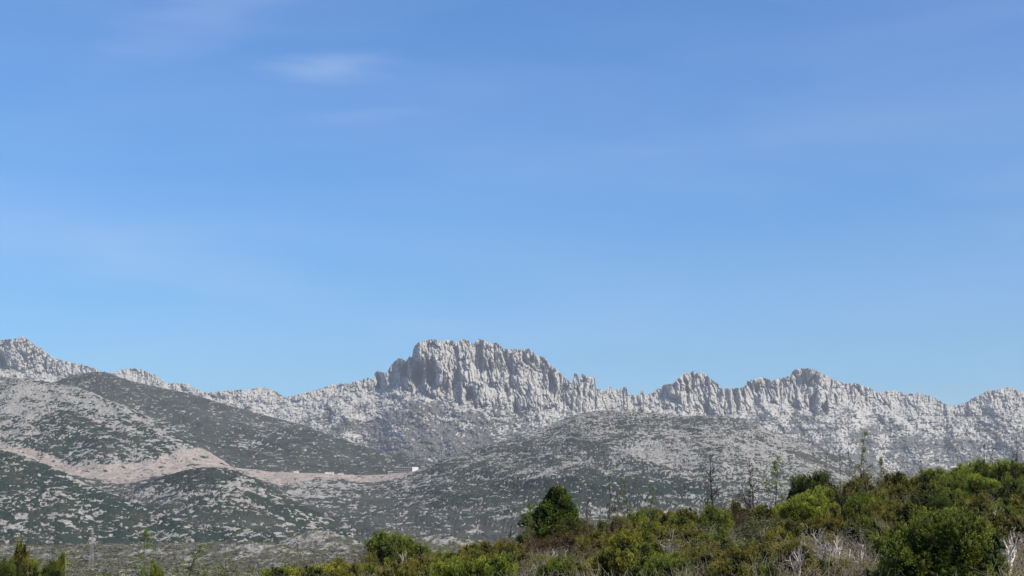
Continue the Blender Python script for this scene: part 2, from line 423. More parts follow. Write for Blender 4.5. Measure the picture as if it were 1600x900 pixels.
# ------------------------------------------------------------------ the hills in front of it
def hill(name, crest, Yc, Yf, zf, veg_fn, soil_fn=None, dry_fn=None, cols=900, rows=300, seed=1, gully=14, gx=170, g_pow=1.0,
         lump=3.0, vegh=3.0, vx=26, vz=9, vy=55, tilt=0.0, jag=0.8, bsize=7.5):
    cr = np.array(crest, float)
    ca, ce = ae(cr[:, 0], cr[:, 1])
    a = np.linspace(ca[0], ca[-1], cols)[None, :]
    ec = np.interp(a, ca, ce)
    px0 = 800 + F_PX * a
    ec = ec + jag * fbm(px0 / 12, 0 * a, seed + 90, 4) / F_PX
    yc = lin(Yc, px0) if not np.isscalar(Yc) else np.full_like(a, Yc)
    yf = lin(Yf, px0) if not np.isscalar(Yf) else np.full_like(a, Yf)
    NF = rows
    s = (np.linspace(0, 1, NF)[:, None]) ** 0.9
    Y = yf + (yc - yf) * s
    zcr = ec * yc
    z = zf + (zcr - zf) * s ** g_pow
    X = a * Y
    fade = sstep(0, 0.08, 1 - s)
    zb = z + fade * gully * (ridged((X + tilt * Y) / gx, Y / (gx * 3.0), seed, 3) - 0.2) + fade * gully * 0.6 * fbm(X / 90, Y / 120, seed + 5, 3)
    # keep the skyline where it belongs
    emax = (zb / Y).max(0, keepdims=True)
    zb = zb - np.clip(emax - ec, 0, None) * Y * sstep(0.0, 0.5, s)
    P, Q = pix(a, zb / Y)
    wx = X + 8 * fbm(X / 20, Y / 40, seed + 3, 2)
    n = fbm(wx / vx, zb / vz + Y / vy, seed + 20, 4, 0.6)
    n2 = fbm(wx / 7, zb / 4 + Y / 16, seed + 21, 3)
    dens = np.clip(0.46 + 1.15 * veg_fn(P, Q, X, zb) + 0.9 * n + 0.25 * n2 + 0.38 * perlin(X / 130 + 0.3 * n, (ec - zb / Y) * F_PX / 9 + 0.5 * n, seed + 25), 0, 1)
    soil = np.clip(soil_fn(P, Q, X, zb), 0, 1) if soil_fn else 0 * dens
    dens = np.clip(dens - 0.62 * soil, 0, 1)
    hb = bushes(wx, Y * 0.33 + zb * 1.25, np.minimum(dens, 0.80), bsize, seed + 60)
    veg = np.clip(sstep(0.05, 0.4, hb) * 0.95 + 0.12 * (dens - 0.5), 0, 1)
    veg = veg * (1 - 0.3 * soil)
    dry = np.clip(dry_fn(P, Q, X, zb) + 0.5 * fbm(X / 80, Y / 90, seed + 30, 3), 0, 1) if dry_fn else np.clip(0.2 + 0.7 * fbm(X / 80, Y / 90, seed + 30, 3), 0, 1)
    f1, f2, cid = worley(wx / 9, Y / 14 + zb / 6, seed + 40)
    rocky = lump * (1 - f1) + lump * 0.8 * (cid - 0.5)
    vg = sstep(0.35, 0.6, veg)
    bush = vegh * (0.25 + 1.1 * hb) * (1 - 0.5 * soil)
    smooth_soil = 1 - 0.55 * soil
    tz = (zb / 7.0) % 1.0
    zb = zb + soil * 2.2 * (sstep(0.0, 0.35, tz) - tz)
    z2 = zb + (rocky * (1 - vg) + bush * vg * (1 - 0.5 * dry)) * smooth_soil * np.clip(0.35 + fade, 0, 1)
    V = np.stack([X, Y, EYE + z2], -1)
    NB = 24
    back, bz = [], V[-1]
    for k in range(1, NB + 1):
        dd = 3.0 * k ** 1.7
        Yb = V[-1, :, 1] + dd
        back.append(np.stack([a[0] * Yb, Yb, V[-1, :, 2] - 0.02 * dd - dd * dd / 900.0 - 0 * dd], -1))
    V = np.concatenate([V, np.array(back)])
    ext = lambda m: np.concatenate([m, np.repeat(m[-1:], NB, 0)])
    return grid_mesh(name, V, {'veg': ext(veg), 'dry': ext(dry), 'soil': ext(soil)}, M_hill)

# dark scrubby ridge behind, left
def v_a(P, Q, X, Z):
    top = lin(A_CREST, P)
    return 0.46 + 0.25 * perlin(X / 210, Q / 14, 401) - 0.5 * blob(P, Q, 280, 668, 30, 6) - 0.35 * blob(P, Q, 420, 665, 50, 6) - 0.3 * blob(P, Q, 205, 650, 30, 14) \
        - 0.35 * blob(P, Q, 380, 700, 50, 8) - 0.25 * blob(P, Q, 560, 725, 25, 7) + 0.25 * blob(P, Q, 330, 640, 60, 12) + 0.25 * blob(P, Q, 600, 715, 60, 10) + 0.1 * blob(P, Q, 250, 625, 90, 12)
A_CREST = [(20,640),(60,606),(85,597),(110,588),(135,583),(155,581),(170,583),(185,589),(210,597),(250,606),(290,614),(320,622),(350,632),(380,640),(410,648),(440,656),(470,664),(500,675),(540,690),(580,702),(620,712),(655,720),(700,728),(780,745),(860,770)]
hill('hill_ridge_dark', A_CREST, [(0,3900),(400,3500),(800,3000)], 2500, 40, v_a, dry_fn=lambda P, Q, X, Z: 0.45 + 0.3 * blob(P, Q, 380, 650, 120, 20) - 0.3 * blob(P, Q, 430, 690, 100, 20), cols=900, rows=300, seed=101, gully=16, gx=230, tilt=0.6, vx=34, vz=12, vy=70)

# pale spur in front of it, far left
def v_b(P, Q, X, Z):
    return -0.10 + 0.0016 * (Q - 650) + 0.4 * blob(P, Q, 130, 690, 70, 22) - 0.25 * blob(P, Q, 215, 640, 40, 15) - 0.2 * blob(P, Q, 40, 620, 60, 10) + 0.3 * blob(P, Q, 120, 655, 30, 14) + 0.25 * blob(P, Q, 250, 700, 16, 9) + 0.2 * blob(P, Q, 150, 595, 60, 8)
ROAD = [(-260,672),(-100,690),(0,701),(40,709),(80,722),(110,728),(160,728),(220,727),(260,728),(300,727),(330,726),(350,728),(380,733),(420,737),(470,740),(500,741),(560,743),(600,742),(640,738),(652,735),(700,722)]
CUT = [(-260,8),(0,8),(40,10),(60,14),(100,9),(112,5),(200,3),(230,10),(260,20),(300,28),(330,24),(350,14),(380,10),(420,4),(700,3)]
def soil_b(P, Q, X, Z):
    top = lin(ROAD, P) - lin(CUT, P)
    return sstep(-1.5, 3, Q - top - 2 + 7 * fbm(X / 18, Z / 8, 4, 4)) * np.clip(0.72 + 0.7 * fbm(X / 10, Z / 7, 5, 3), 0.2, 1)
hill('hill_spur_pale', [(-260,555),(0,588),(40,592),(80,598),(110,602),(140,612),(170,625),(200,636),(230,650),(260,668),(290,688),(320,703),(345,718),(370,735),(400,750),(430,775)], [(-260,3300),(0,3100),(400,2500)], 2150, 20, v_b, soil_b, lambda P, Q, X, Z: -0.05 + 0 * P, cols=900, rows=330, seed=121, gully=12, gx=150, tilt=0.5, vx=30, vz=14, vy=90)

# slope below the mountain road, with the pink embankment
BANK = [(-260,4),(0,4),(60,8),(110,14),(160,26),(190,31),(220,26),(260,16),(300,9),(350,4),(385,5),(410,16),(440,20),(470,13),(500,7),(560,11),(600,12),(640,7),(655,3),(700,1)]
def soil_m(P, Q, X, Z):
    b = lin(ROAD, P) + lin(BANK, P)
    return sstep(-2.5, 2.5, b - Q + 2.5 * fbm(X / 14, Z / 7, 6, 3))
def v_m(P, Q, X, Z):
    return 0.22 + 0.25 * blob(P, Q, 470, 760, 60, 12) * 0 + 0.2 * sstep(770, 820, Q) - 0.3 * blob(P, Q, 520, 762, 60, 7) - 0.25 * blob(P, Q, 500, 778, 50, 7) + 0.6 * blob(P, Q, 190, 751, 60, 2.5) + 0.5 * blob(P, Q, 240, 741, 25, 3)
hill('hill_slope_under_road', ROAD + [(760, 740), (820, 760)], [(-260,2650),(0,2500),(650,2450)], 1450, -34, v_m, soil_m, lambda P, Q, X, Z: 0.55 + 0 * P, cols=1000, rows=300, seed=141, gully=7, gx=120, tilt=-0.3, vx=24, vz=10, vy=60, jag=0.1)

# two dark-green lobes nearest the plain, left
def v_l(P, Q, X, Z):
    return 0.18 + 0.18 * blob(P, Q, 60, 745, 70, 20) + 0.2 * blob(P, Q, 180, 780, 60, 15) - 0.25 * blob(P, Q, 60, 775, 60, 8) - 0.2 * blob(P, Q, 40, 722, 40, 6) - 0.2 * blob(P, Q, 120, 758, 50, 6)
hill('hill_lobe_left', [(-260,665),(0,703),(40,714),(80,730),(110,745),(140,760),(170,774),(200,787),(240,799),(280,809),(330,819),(380,828),(420,836),(470,850)], [(-260,1950),(450,1500)], 1330, -38, v_l, None, lambda P, Q, X, Z: -0.15 + 0 * P, cols=900, rows=300, seed=161, gully=7, gx=120, tilt=0.4, vx=20, vz=9, vy=50, vegh=3.2, bsize=5.8)
def v_r(P, Q, X, Z):
    return 0.16 + 0.3 * blob(P, Q, 300, 752, 50, 12) - 0.35 * blob(P, Q, 365, 762, 30, 8) + 0.2 * blob(P, Q, 450, 800, 50, 12) - 0.3 * blob(P, Q, 240, 775, 60, 8) + 0.25 * blob(P, Q, 360, 815, 60, 10)
hill('hill_lobe_middle', [(120,800),(180,775),(220,760),(250,748),(280,738),(310,732),(340,731),(370,737),(400,750),(430,766),(460,783),(500,804),(540,825),(575,842),(620,860)], [(100,2150),(600,1700)], 1380, -38, v_r, None, lambda P, Q, X, Z: 0.0 + 0.7 * blob(P, Q, 220, 790, 70, 30) + 0.5 * blob(P, Q, 360, 825, 100, 12), cols=800, rows=300, seed=181, gully=7, gx=110, tilt=-0.3, vx=20, vz=9, vy=50, vegh=3.2, bsize=5.8)

# the broad rounded hill in the middle
def v_c(P, Q, X, Z):
    v = 0.05 + 0.0006 * (Q - 700) + 0.3 * blob(P, Q, 905, 757, 130, 26) + 0.30 * blob(P, Q, 760, 775, 90, 18) + 0.30 * blob(P, Q, 1010, 765, 90, 18) + 0.5 * blob(P, Q, 935, 706, 20, 13)
    v = v + 0.4 * blob(P, Q, 890, 694, 60, 4) + 0.35 * blob(P, Q, 975, 683, 25, 8) + 0.4 * blob(P, Q, 820, 705, 40, 7) + 0.3 * sstep(800, 830, Q) + 0.25 * blob(P, Q, 1080, 660, 70, 9) + 0.10 * blob(P, Q, 960, 652, 80, 8)
    v = v - 0.3 * blob(P, Q, 1050, 715, 90, 22) - 0.2 * blob(P, Q, 1200, 705, 60, 20) + 0.3 * blob(P, Q, 1280, 715, 40, 9) - 0.22 * blob(P, Q, 860, 745, 90, 7) + 0.25 * blob(P, Q, 720, 730, 60, 14) + 0.15 * blob(P, Q, 780, 692, 50, 5)
    return v
def d_c(P, Q, X, Z):
    return 0.5 - 0.75 * blob(P, Q, 905, 770, 200, 24) + 0.2 * sstep(800, 830, Q) - 0.2 * blob(P, Q, 935, 706, 26, 13)
hill('hill_broad', [(440,850),(500,812),(530,795),(560,778),(600,757),(655,736),(700,717),(760,697),(800,686),(860,665),(900,648),(925,643),(950,641),(1000,645),(1060,650),(1130,650),(1160,658),(1190,670),(1250,690),(1320,718),(1400,750),(1600,800),(1800,850)], [(440,2000),(650,2450),(950,2900),(1300,2800),(1800,2500)], 1420, -36, v_c, None, d_c, cols=1700, rows=380, seed=201, gully=14, gx=190, tilt=0.45, vx=24, vz=10, vy=60, bsize=5.0)

# ------------------------------------------------------------------ ground: the near slope, the plain and everything out to the horizon
SL_PX = [(-2000,945),(-400,935),(0,932),(300,930),(420,924),(550,912),(700,895),(850,866),(1000,850),(1100,836),(1200,828),(1300,808),(1400,794),(1500,783),(1600,774),(1900,750),(3000,745)]
SL_Y = [(-2000,50),(0,58),(300,80),(550,92),(850,102),(1200,98),(1400,88),(1600,80),(3000,78)]
def near_params(px):
    py = lin(SL_PX, px)
    Yc = lin(SL_Y, px)
    e = ae(800, py)[1]
    return Yc, e * Yc
# limestone knolls on the far plain: px, distance, half width m, half depth m, height m
KNOLLS = ((515, 1330, 34, 60, 13), (690, 1330, 40, 55, 7), (430, 1150, 30, 60, 6), (395, 1120, 30, 50, 3), (262, 1180, 22, 40, 3), (60, 1230, 30, 40, 3))
def ground_z(a, Y):
    """height of the ground relative to the eye, for x = a*Y"""
    px = 800 + 0.958 * F_PX * a
    Yc, zc = near_params(px)
    t = np.clip((Y - 6) / (Yc - 6), 0, 1)
    z = -1.7 + (zc + 1.7) * t ** 1.35
    over = np.clip(Y - Yc, 0, None)
    plain = -27 + 9 * sstep(900, 1500, Y) + 3.0 * fbm(a * Y / 160, Y / 160, 7, 3)
    fall = z - 0.0022 * over ** 2 - 0.05 * over
    w = sstep(0, 12, fall - plain - 6)
    z = np.where(over > 0, np.maximum(fall, plain) * 1.0, z)
    for (cx, cy, wx, wy, h) in KNOLLS:
        ax = (cx - 800) / (0.958 * F_PX)
        d = ((a - ax) * Y / wx) ** 2 + ((Y - cy) / wy) ** 2
        z = z + h * np.exp(-d ** 1.3) * (1 + 0.5 * fbm(a * Y / 12, Y / 25, 309, 3))
    near = 1 - sstep(140, 300, Y)
    z = z + near * (0.16 * fbm(a * Y / 4.5, Y / 4.5, 8, 3) + 0.05 * fbm(a * Y / 0.9, Y / 0.9, 9, 2))
    return z
def build_ground():
    th_front = np.linspace(-27, 27, 1000)
    th = np.concatenate([np.linspace(-178, -28, 70), th_front, np.linspace(28, 178, 70)])
    r = np.concatenate([np.geomspace(1.2, 12, 30)[:-1], np.geomspace(12, 130, 230)[:-1], np.geomspace(130, 650, 60)[:-1], np.geomspace(650, 1700, 260)[:-1], np.geomspace(1700, 14000, 30)])
    T, Rr = np.meshgrid(np.radians(th), r)
    a = np.tan(np.clip(T, R(-60), R(60)))
    Yv = Rr * np.cos(np.clip(T, R(-60), R(60)))
    X, Y = Rr * np.sin(T), Rr * np.cos(T)
    z = ground_z(a, Yv)
    behind = sstep(50, 75, np.abs(np.degrees(T)))
    z = z * (1 - behind) + behind * (-1.7 - 25 * sstep(60, 500, Rr))
    P, Q = pix(a, z / Yv)
    kn = 0 * z
    for (cx, cy, wx, wy, h) in KNOLLS:
        ax = (cx - 800) / (0.958 * F_PX)
        kn = np.maximum(kn, np.exp(-(((a - ax) * Yv / wx) ** 2 + ((Yv - cy) / wy) ** 2) ** 1.3))
    far = sstep(350, 600, Rr) * (1 - behind)
    n = fbm(X / 16, Y / 55, 301, 4, 0.6)
    n2 = fbm(X / 4, Y / 14, 302, 3)
    veg = 0.5 + 0.16 - 0.12 * sstep(900, 700, Yv) * 0 + 1.1 * n + 0.6 * n2 - 0.25 * kn + 0.2 * sstep(1350, 1500, Yv)
    vg = sstep(0.4, 0.65, veg)
    f1, f2, cid = worley(X / 5, Y / 9, 303)
    z = z + far * (0.9 * (1 - f1) * (1 - vg) + vg * 1.3 * (0.6 + perlin(X / 2.5, Y / 5, 304)))
    soil = (1 - sstep(120, 200, Rr)) * 0.9
    veg = np.clip(veg - 0.1 * (1 - far), 0, 1) * (far + (1 - far) * 0.55)
    dry = np.clip(0.45 + 0.8 * fbm(X / 45, Y / 120, 305, 3) - 0.8 * kn, 0, 1)
    V = np.stack([X, Y, EYE + z], -1)
    return grid_mesh('ground', V, {'veg': veg, 'dry': dry, 'soil': soil}, M_plain, wrap=True)
build_ground()
#PLANTS>
# ------------------------------------------------------------------ building blocks for things
RNG = np.random.default_rng(7)
def raw_mesh(name, V, Q, mat, tone=None, smooth=False, tri=False):
    me = bpy.data.meshes.new(name)
    V = np.asarray(V, np.float32); Q = np.asarray(Q, np.int32)
    k = Q.shape[1]
    me.vertices.add(len(V)); me.vertices.foreach_set('co', V.reshape(-1))
    me.loops.add(Q.size); me.loops.foreach_set('vertex_index', Q.reshape(-1))
    me.polygons.add(len(Q)); me.polygons.foreach_set('loop_start', (np.arange(len(Q)) * k).astype(np.int32))
    me.update(calc_edges=True)
    if smooth: me.polygons.foreach_set('use_smooth', np.ones(len(Q), dtype=bool))
    if tone is not None:
        at = me.attributes.new('tone', 'FLOAT', 'POINT')
        at.data.foreach_set('value', np.asarray(tone, np.float32))
    me.materials.append(mat)
    return me
def norm(v):
    return v / np.maximum(np.linalg.norm(v, axis=-1, keepdims=True), 1e-9)
def leaf_quads(P, D, ln, wd, rng):
    """one diamond-shaped leaf per point: base, side, tip, side"""
    n = len(P)
    D = norm(D)
    S = norm(np.cross(D, rng.normal(size=(n, 3))))
    ln = np.broadcast_to(np.asarray(ln), (n,))[:, None]; wd = np.broadcast_to(np.asarray(wd), (n,))[:, None]
    V = np.stack([P, P + D * ln * 0.45 + S * wd * 0.5, P + D * ln, P + D * ln * 0.45 - S * wd * 0.5], 1).reshape(-1, 3)
    return V, np.arange(4 * n).reshape(n, 4)
def tubes(S0, S1, R0, R1, sides=4):
    S0, S1, R0, R1 = map(np.asarray, (S0, S1, R0, R1))
    n = len(S0)
    d = norm(S1 - S0)
    up = np.where(np.abs(d[:, 2:3]) > 0.9, np.array([[1., 0, 0]]), np.array([[0, 0, 1.]]))
    u = norm(np.cross(d, up)); w = np.cross(d, u)
    t = np.arange(sides) / sides * 2 * math.pi
    ring = u[:, None] * np.cos(t)[None, :, None] + w[:, None] * np.sin(t)[None, :, None]
    V = np.concatenate([S0[:, None] + ring * R0[:, None, None], S1[:, None] + ring * R1[:, None, None]], 1).reshape(-1, 3)
    i = np.arange(sides)
    q = np.stack([i, (i + 1) % sides, (i + 1) % sides + sides, i + sides], 1)
    Q = (q[None] + (np.arange(n) * 2 * sides)[:, None, None]).reshape(-1, 4)
    return V, Q
class Limbs:
    def __init__(self): self.a, self.b, self.r, self.s, self.tips = [], [], [], [], []
    def grow(self, p, d, length, r, depth, rng, wob=0.25, nseg=4, kids=3, up=0.15, spread=0.7, shrink=0.62, first=0.25):
        p = np.array(p, float); d = norm(np.array(d, float))
        kid_at = sorted(rng.uniform(first, 1.0, kids)) if depth > 0 else []
        seg = length / nseg
        for i in range(nseg):
            d = norm(d + rng.normal(0, wob, 3) + np.array([0, 0, up * 0.5]))
            q = p + d * seg
            r1 = r * (1 - 0.55 * (i + 1) / nseg)
            r0 = r * (1 - 0.55 * i / nseg)
            self.a.append(p); self.b.append(q); self.r.append(r0); self.s.append(r1)
            for k in kid_at:
                if i / nseg <= k < (i + 1) / nseg or (k == 1.0 and i == nseg - 1):
                    f = k * nseg - i
                    side = norm(np.cross(d, rng.normal(size=3)))
                    dd = norm(d * (1 - spread) + side * spread + np.array([0, 0, up]))
                    self.grow(p + (q - p) * f, dd, length * shrink * rng.uniform(0.6, 1.15), r1 * 0.72, depth - 1, rng, wob, max(2, nseg - 1), kids, up, spread, shrink, first)
            p = q
        if depth == 0: self.tips.append((p, d))
    def mesh(self, name, mat, sides=4, rmin=0.0):
        V, Q = tubes(self.a, self.b, np.maximum(self.r, rmin), np.maximum(self.s, rmin), sides)
        return raw_mesh(name, V, Q, mat)
def plant_mat(name, dark, light, rough=0.6, trans=0.16, tip=None):
    m = bpy.data.materials.new(name); m.use_nodes = True
    t = m.node_tree; L = t.links.new
    b = t.nodes['Principled BSDF']; b.inputs['Roughness'].default_value = rough
    b.inputs['Specular IOR Level'].default_value = 0.12
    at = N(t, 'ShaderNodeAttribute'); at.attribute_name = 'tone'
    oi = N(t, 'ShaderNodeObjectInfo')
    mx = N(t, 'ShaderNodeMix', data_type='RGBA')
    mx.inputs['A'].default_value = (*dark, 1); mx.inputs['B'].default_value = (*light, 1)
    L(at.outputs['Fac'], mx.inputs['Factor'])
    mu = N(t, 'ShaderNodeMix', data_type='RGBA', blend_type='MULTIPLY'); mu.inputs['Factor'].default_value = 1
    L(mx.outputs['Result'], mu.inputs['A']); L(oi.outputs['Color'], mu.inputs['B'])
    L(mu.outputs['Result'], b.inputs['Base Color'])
    tr = N(t, 'ShaderNodeBsdfTranslucent'); L(mu.outputs['Result'], tr.inputs['Color'])
    ms = N(t, 'ShaderNodeMixShader'); ms.inputs['Fac'].default_value = trans
    L(b.outputs[0], ms.inputs[1]); L(tr.outputs[0], ms.inputs[2])
    L(ms.outputs[0], t.nodes['Material Output'].inputs['Surface'])
    return m
def flat_mat(name, ca, cb, scale=6.0, rough=0.9, bump=0.01):
    m = bpy.data.materials.new(name); m.use_nodes = True
    t = m.node_tree; L = t.links.new
    b = t.nodes['Principled BSDF']; b.inputs['Roughness'].default_value = rough
    b.inputs['Specular IOR Level'].default_value = 0.2
    tc_ = N(t, 'ShaderNodeTexCoord'); n = N(t, 'ShaderNodeTexNoise'); n.inputs['Scale'].default_value = scale; n.inputs['Detail'].default_value = 5
    L(tc_.outputs['Object'], n.inputs['Vector'])
    rr = N(t, 'ShaderNodeMapRange'); rr.inputs['From Min'].default_value = 0.35; rr.inputs['From Max'].default_value = 0.65; L(n.outputs['Fac'], rr.inputs['Value'])
    mx = N(t, 'ShaderNodeMix', data_type='RGBA'); mx.inputs['A'].default_value = (*ca, 1); mx.inputs['B'].default_value = (*cb, 1)
    L(rr.outputs[0], mx.inputs['Factor'])
    oi = N(t, 'ShaderNodeObjectInfo')
    mu = N(t, 'ShaderNodeMix', data_type='RGBA', blend_type='MULTIPLY'); mu.inputs['Factor'].default_value = 1
    L(mx.outputs['Result'], mu.inputs['A']); L(oi.outputs['Color'], mu.inputs['B'])
    L(mu.outputs['Result'], b.inputs['Base Color'])
    bp = N(t, 'ShaderNodeBump'); bp.inputs['Distance'].default_value = bump; L(n.outputs['Fac'], bp.inputs['Height']); L(bp.outputs[0], b.inputs['Normal'])
    return m
M_leaf = plant_mat('juniper_foliage', (0.020, 0.030, 0.008), (0.36, 0.35, 0.058))  # in crowns, dark end carries shade of the gaps, light end sunlit tips
M_broad = plant_mat('young_leaves', (0.07, 0.12, 0.02), (0.22, 0.29, 0.05), trans=0.4)
M_bark = flat_mat('bark', (0.10, 0.08, 0.065), (0.19, 0.165, 0.14), 14)
M_dead = flat_mat('bleached_wood', (0.24, 0.22, 0.20), (0.46, 0.43, 0.40), 9)
M_twig = flat_mat('twigs', (0.115, 0.10, 0.072), (0.25, 0.225, 0.17), 9)
M_stone = flat_mat('white_limestone', (0.62, 0.60, 0.56), (0.42, 0.40, 0.37), 5, bump=0.05)

def quad_ball():
    pts, quads, idx = [], [], {}
    g = (-1.0, 0.0, 1.0)
    def vid(p):
        k = tuple(p)
        if k not in idx: idx[k] = len(pts); pts.append(k)
        return idx[k]
    for ax_ in range(3):
        for sgn in (-1.0, 1.0):
            for i in range(2):
                for j in range(2):
                    q = []
                    for (a_, b_) in ((i, j), (i + 1, j), (i + 1, j + 1), (i, j + 1)):
                        p = [0, 0, 0]; p[ax_] = sgn; p[(ax_ + 1) % 3] = g[a_]; p[(ax_ + 2) % 3] = g[b_]
                        q.append(vid(p))
                    quads.append(q if sgn > 0 else q[::-1])
    return norm(np.array(pts, float)), np.array(quads)
BALL_V, BALL_Q = quad_ball()
def cores(C, Rr, axis, el, rng):
    """irregular solid hearts of dense foliage, added to block light and darken gaps"""
    n = len(C)
    V = BALL_V[None] * rng.uniform(0.55, 1.3, (n, len(BALL_V), 1))
    V = V + axis[:, None] * (V * axis[:, None]).sum(-1, keepdims=True) * (el - 1)
    V = V * Rr[:, None, None] + C[:, None]
    return V.reshape(-1, 3), (BALL_Q[None] + (np.arange(n) * len(BALL_V))[:, None, None]).reshape(-1, 4)
# ---- prototypes: each returns (list of (part name, mesh), width, height)
def proto_juniper(seed, w=2.6, h=1.7, shoots=330, leaves=34, upright=0.5, lobes=9, shoot=0.32, leaf=0.05, lw=0.019, cone=0.0, pf=1.0):
    rng = np.random.default_rng(seed)
    # lobes of the crown
    lc, lr = [], []
    for k in range(lobes):
        th = k * 2.4 + rng.uniform(-0.4, 0.4)
        rr = (w / 2) * math.sqrt((k + 0.3) / lobes) * 0.72
        top = 1 - (rr / (w / 2)) ** 2 * 0.55
        zz = h * top * rng.uniform(0.45, 0.80) if not cone else h * (0.06 + 0.86 * (k + 0.5) / lobes)
        if cone: rr = (w / 2) * (1 - zz / h) ** 0.8 * rng.uniform(0.3, 0.85)
        lc.append((rr * math.cos(th), rr * math.sin(th), zz)); lr.append((w * 0.19 if not cone else w * 0.26 * (1.15 - zz / h)) * rng.uniform(0.75, 1.3))
    lc, lr = np.array(lc), np.array(lr)
    L = Limbs()
    for c in lc:
        s = norm(c * np.array([1, 1, 0.9]) + rng.normal(0, 0.12, 3))
        ln = np.linalg.norm(c) * (0.62 if cone else 0.9)
        L.grow((rng.uniform(-.08, .08), rng.uniform(-.08, .08), -0.1), s, ln + 0.15, 0.045, 2, rng, 0.16, 4, 3, 0.1, 0.6, 0.42)
    # the crown is a crowd of small upright puffs with gaps between them
    npf = int(shoots / 4.6 / pf ** 2)
    k = rng.choice(len(lc), npf, p=lr ** 2 / (lr ** 2).sum())
    d = rng.normal(size=(npf, 3)); d[:, 2] = d[:, 2] * 0.8 + 0.35; d = norm(d)
    pc = lc[k] + d * lr[k][:, None] * rng.uniform(0.5, 1.05, npf)[:, None]
    pc[:, 2] = np.clip(pc[:, 2], 0.08, h * 0.93)
    pr = 0.205 * pf * rng.uniform(0.7, 1.5, npf) * (shoot / 0.32) ** 0.4
    ax = norm(d * (1 - upright) + np.array([0, 0, 1.0]) * upright + rng.normal(0, 0.2, (npf, 3)))
    m = int(leaves * 10.5 * pf ** 1.5)
    u = norm(rng.normal(size=(npf, m, 3)))
    rad = rng.uniform(0.30, 1.0, (npf, m)) ** 0.6
    el = 1.15 + 1.5 * max(0, upright - 0.35)
    al = (u * ax[:, None]).sum(-1, keepdims=True)
    off = u + ax[:, None] * al * (el - 1)
    off = off * (1 - 0.35 * np.clip(al, 0, 1) * (upright > 0.65))
    P = pc[:, None] + off * (pr[:, None] * rad)[..., None]
    D = norm(u * 0.9 + ax[:, None] * 0.7 + rng.normal(0, 0.25, u.shape))
    tone = np.clip(0.0 + 0.78 * rad ** 2.2 + rng.normal(0, 0.20, npf)[:, None] + rng.normal(0, 0.10, rad.shape), 0, 1)  # paler young tips, plus sunlit outside and shaded inside put into the tone
    # twig-side foliage of the inner crown, its shade put in as the darkest tone
    mi = npf * 30
    ki = rng.choice(len(lc), mi)
    Pi = lc[ki] + norm(rng.normal(size=(mi, 3))) * (lr[ki] * rng.uniform(0.3, 0.95, mi))[:, None]
    Pi[:, 2] = np.maximum(Pi[:, 2], 0.03)
    P = np.concatenate([P.reshape(-1, 3), Pi]); D = np.concatenate([D.reshape(-1, 3), rng.normal(size=(mi, 3))])
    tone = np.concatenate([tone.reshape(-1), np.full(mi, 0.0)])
    V, Q = leaf_quads(P, D, leaf * rng.uniform(0.6, 1.3, len(P)), lw, rng)
    V1, Q1 = cores(pc - d * pr[:, None] * 0.1, pr * 0.42, ax, el, rng)
    nk = len(lc) * 60
    kk_ = rng.integers(0, len(lc), nk)
    cc = lc[kk_] + norm(rng.normal(size=(nk, 3))) * (lr[kk_] * rng.uniform(0, 0.72, nk) ** 0.6)[:, None]
    cc[:, 2] = np.maximum(cc[:, 2], 0.05)
    V2, Q2 = cores(cc, rng.uniform(0.035, 0.07, nk), norm(rng.normal(size=(nk, 3)) + np.array([0, 0, 0.8])), 1.9, rng)
    Q = np.concatenate([Q, Q1 + len(V), Q2 + len(V) + len(V1)])
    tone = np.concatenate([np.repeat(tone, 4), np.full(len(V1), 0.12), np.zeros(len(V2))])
    V = np.concatenate([V, V1, V2])
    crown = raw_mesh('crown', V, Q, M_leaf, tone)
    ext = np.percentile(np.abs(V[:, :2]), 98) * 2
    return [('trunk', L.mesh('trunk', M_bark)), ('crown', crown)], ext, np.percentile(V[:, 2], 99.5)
def proto_twiggy(seed, w=2.4, h=1.5, stems=10, depth=3, leaves=0, mat=None, r=0.026, up=0.12, spread=0.62, kids=3, leaf_mat=None, wob=0.20, rmin=0.0055):
    rng = np.random.default_rng(seed)
    L = Limbs()
    for k in range(stems):
        th = k * 2.4 + rng.uniform(-0.5, 0.5)
        lean = rng.uniform(0.25, 1.1)
        d = (math.cos(th) * lean, math.sin(th) * lean, 1.0)
        L.grow((rng.uniform(-.12, .12), rng.uniform(-.12, .12), -0.08), d, h * rng.uniform(0.6, 0.85), r, depth, rng, wob, 4, kids, up, spread, 0.5)
    parts = [('branches', L.mesh('branches', mat or M_twig, 3, rmin))]
    A = np.array(L.b)
    if leaves:
        tips = np.array([p for p, _ in L.tips]); td = np.array([d for _, d in L.tips])
        k = rng.integers(0, len(tips), leaves)
        P = tips[k] + rng.normal(0, 0.045, (leaves, 3)); D = td[k] + rng.normal(0, 0.6, (leaves, 3))
        V, Q = leaf_quads(P, D, 0.038 * rng.uniform(0.6, 1.3, leaves), 0.018, rng)
        parts.append(('foliage', raw_mesh('foliage', V, Q, leaf_mat or M_leaf, np.repeat(np.clip(rng.normal(0.45, 0.2, leaves), 0, 1), 4))))
    return parts, np.percentile(np.abs(A[:, :2]), 97) * 2, np.percentile(A[:, 2], 99.5)
